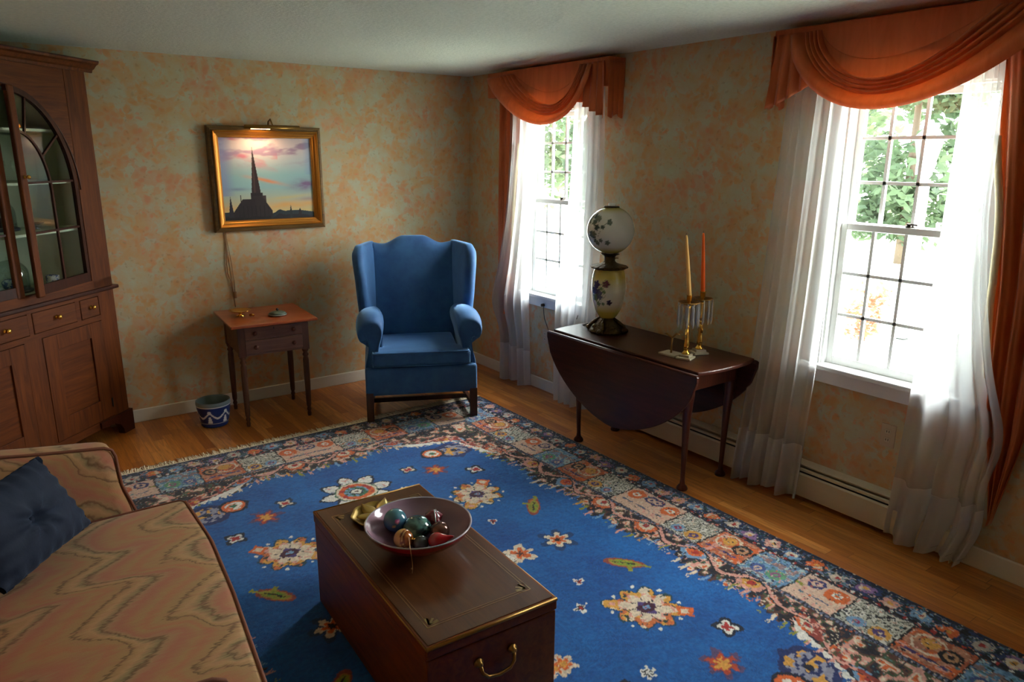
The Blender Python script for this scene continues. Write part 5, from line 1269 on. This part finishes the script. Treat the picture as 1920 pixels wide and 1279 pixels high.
# ------------------------------------------------------------------ outside
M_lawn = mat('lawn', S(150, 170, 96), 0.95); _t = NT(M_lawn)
setcol(M_lawn, _t.ramp(_t.noise(_t.coord(), 1.2, 5), [(0.35, S(212, 222, 190)), (0.65, S(236, 238, 224))]))  # glare put into the grass colour, near white; bounces light onto the ceiling
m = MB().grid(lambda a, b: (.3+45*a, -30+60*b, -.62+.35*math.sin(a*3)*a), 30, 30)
tag(m.obj('lawn', M_lawn), 'lawn seen through the windows, bleached pale to stand for daylight glare', 'lawn'); COL.objects['lawn']['kind'] = 'structure'
def leafmat(name, c1, c2):
    q = mat(name, c1, 0.7); t = NT(q); setcol(q, t.ramp(t.noise(t.coord(), .9, 4), [(0.35, c1), (0.65, c2)])); cloth(q, 0.4, c2); return q
ML1 = leafmat('green_leaves', S(42, 62, 40), S(84, 100, 72)); ML2 = leafmat('pale_leaves', S(62, 84, 54), S(110, 122, 88)); MR = leafmat('red_leaves', S(180, 74, 52), S(196, 100, 74))
M_bark = mat('grey_bark', S(96, 80, 66), 0.9, bump=(14, .6, .03))
def tree(label, x, y, z0, h_, r_, m_, nl, ls, trunk=.12, cat='tree', name='garden_tree'):
    t_ = thing(name, label, cat, (x, y, z0))
    rr_ = random.Random(int(abs(x*31+y*17)*10))
    MB().tube([(0, 0, -.1), (.03, .02, h_*.25), (-.02, .03, h_*.6), (0, 0, h_*.85)], [trunk, trunk*.8, trunk*.5, trunk*.15], 10).obj('trunk', M_bark, t_)
    m = MB(); cl = [(rr_.uniform(-.6, .6)*r_, rr_.uniform(-.6, .6)*r_, h_*rr_.uniform(.12, .95), r_*rr_.uniform(.28, .5)) for _ in range(26)]
    for k in range(nl):
        cx_, cy_, cz_, cr_ = cl[k % 26]; th_ = rr_.uniform(0, 2*PI); ph_ = math.acos(rr_.uniform(-1, 1)); q = cr_*rr_.uniform(.6, 1.0)
        p = Vector((cx_+q*math.sin(ph_)*math.cos(th_), cy_+q*math.sin(ph_)*math.sin(th_), cz_+q*math.cos(ph_)))
        a_ = Vector((rr_.uniform(-1, 1), rr_.uniform(-1, 1), rr_.uniform(-.6, .6))).normalized(); b_ = a_.cross(Vector((rr_.uniform(-1, 1), rr_.uniform(-1, 1), rr_.uniform(-1, 1)))).normalized()
        s_ = ls*rr_.uniform(.6, 1.2); m.addm([p-a_*s_, p-b_*s_*.45, p+a_*s_, p+b_*s_*.45], [(0, 1, 2, 3)])
    m.obj('foliage', m_, t_)
tree('leafy green tree outside, directly behind the lantern in the right window', 13, 2.6, -.4, 6.0, 1.7, ML1, 5200, .15)
tree('paler tree outside, at the left side of the right window', 17, 6.6, -.3, 8.0, 2.6, ML2, 5200, .19)
tree('green tree outside, at the right side of the right window', 11.5, -1.2, -.4, 5.5, 1.7, ML1, 4800, .15)
tree('pale green tree outside, left of the muntins in the left window', 13, 15.6, -.4, 7.0, 2.2, ML2, 3600, .2)
tree('grey green tree outside behind the rail of the left window', 12, 11.0, -.4, 6.0, 1.8, ML1, 3600, .18)
tree('small red-leaved maple on the lawn outside the right window', 6.0, -.47, -.58, .80, .27, MR, 420, .05, .02, 'shrub', 'red_maple')
M_lant = mat('greyed_lantern_paint', S(110, 116, 114), 0.5)  # white lantern greyed down so outdoor brightness does not wash it out
lt = thing('garden_lantern', 'white post lantern on the lawn outside the right window', 'lantern', (5.0, -1.43, -.18))
MB().box(-.05, .05, -.05, .05, -.45, -.04).obj('post_foot', M_lant, lt)
MB().box(-.05, .05, -.05, .05, -.05, 1.75).obj('post', M_lant, lt)
MB().loft([[(sx*w_, sy*w_, z) for sx, sy in ((-1, -1), (1, -1), (1, 1), (-1, 1))] for z, w_ in ((1.75, .03), (1.80, .055), (1.84, .055))], True, True, False).obj('lantern_base', M_lant, lt)
MB().loft([[(sx*w_, sy*w_, z) for sx, sy in ((-1, -1), (1, -1), (1, 1), (-1, 1))] for z, w_ in ((1.84, .055), (2.16, .105))], True, True, False).obj('lantern_glass', mat('frosted_lantern_glass', S(70, 80, 78), 0.3), lt)
MB().loft([[(sx*w_, sy*w_, z) for sx, sy in ((-1, -1), (1, -1), (1, 1), (-1, 1))] for z, w_ in ((2.16, .125), (2.18, .125), (2.32, .03), (2.38, .01))], True, True, False).obj('lantern_roof', M_lant, lt)
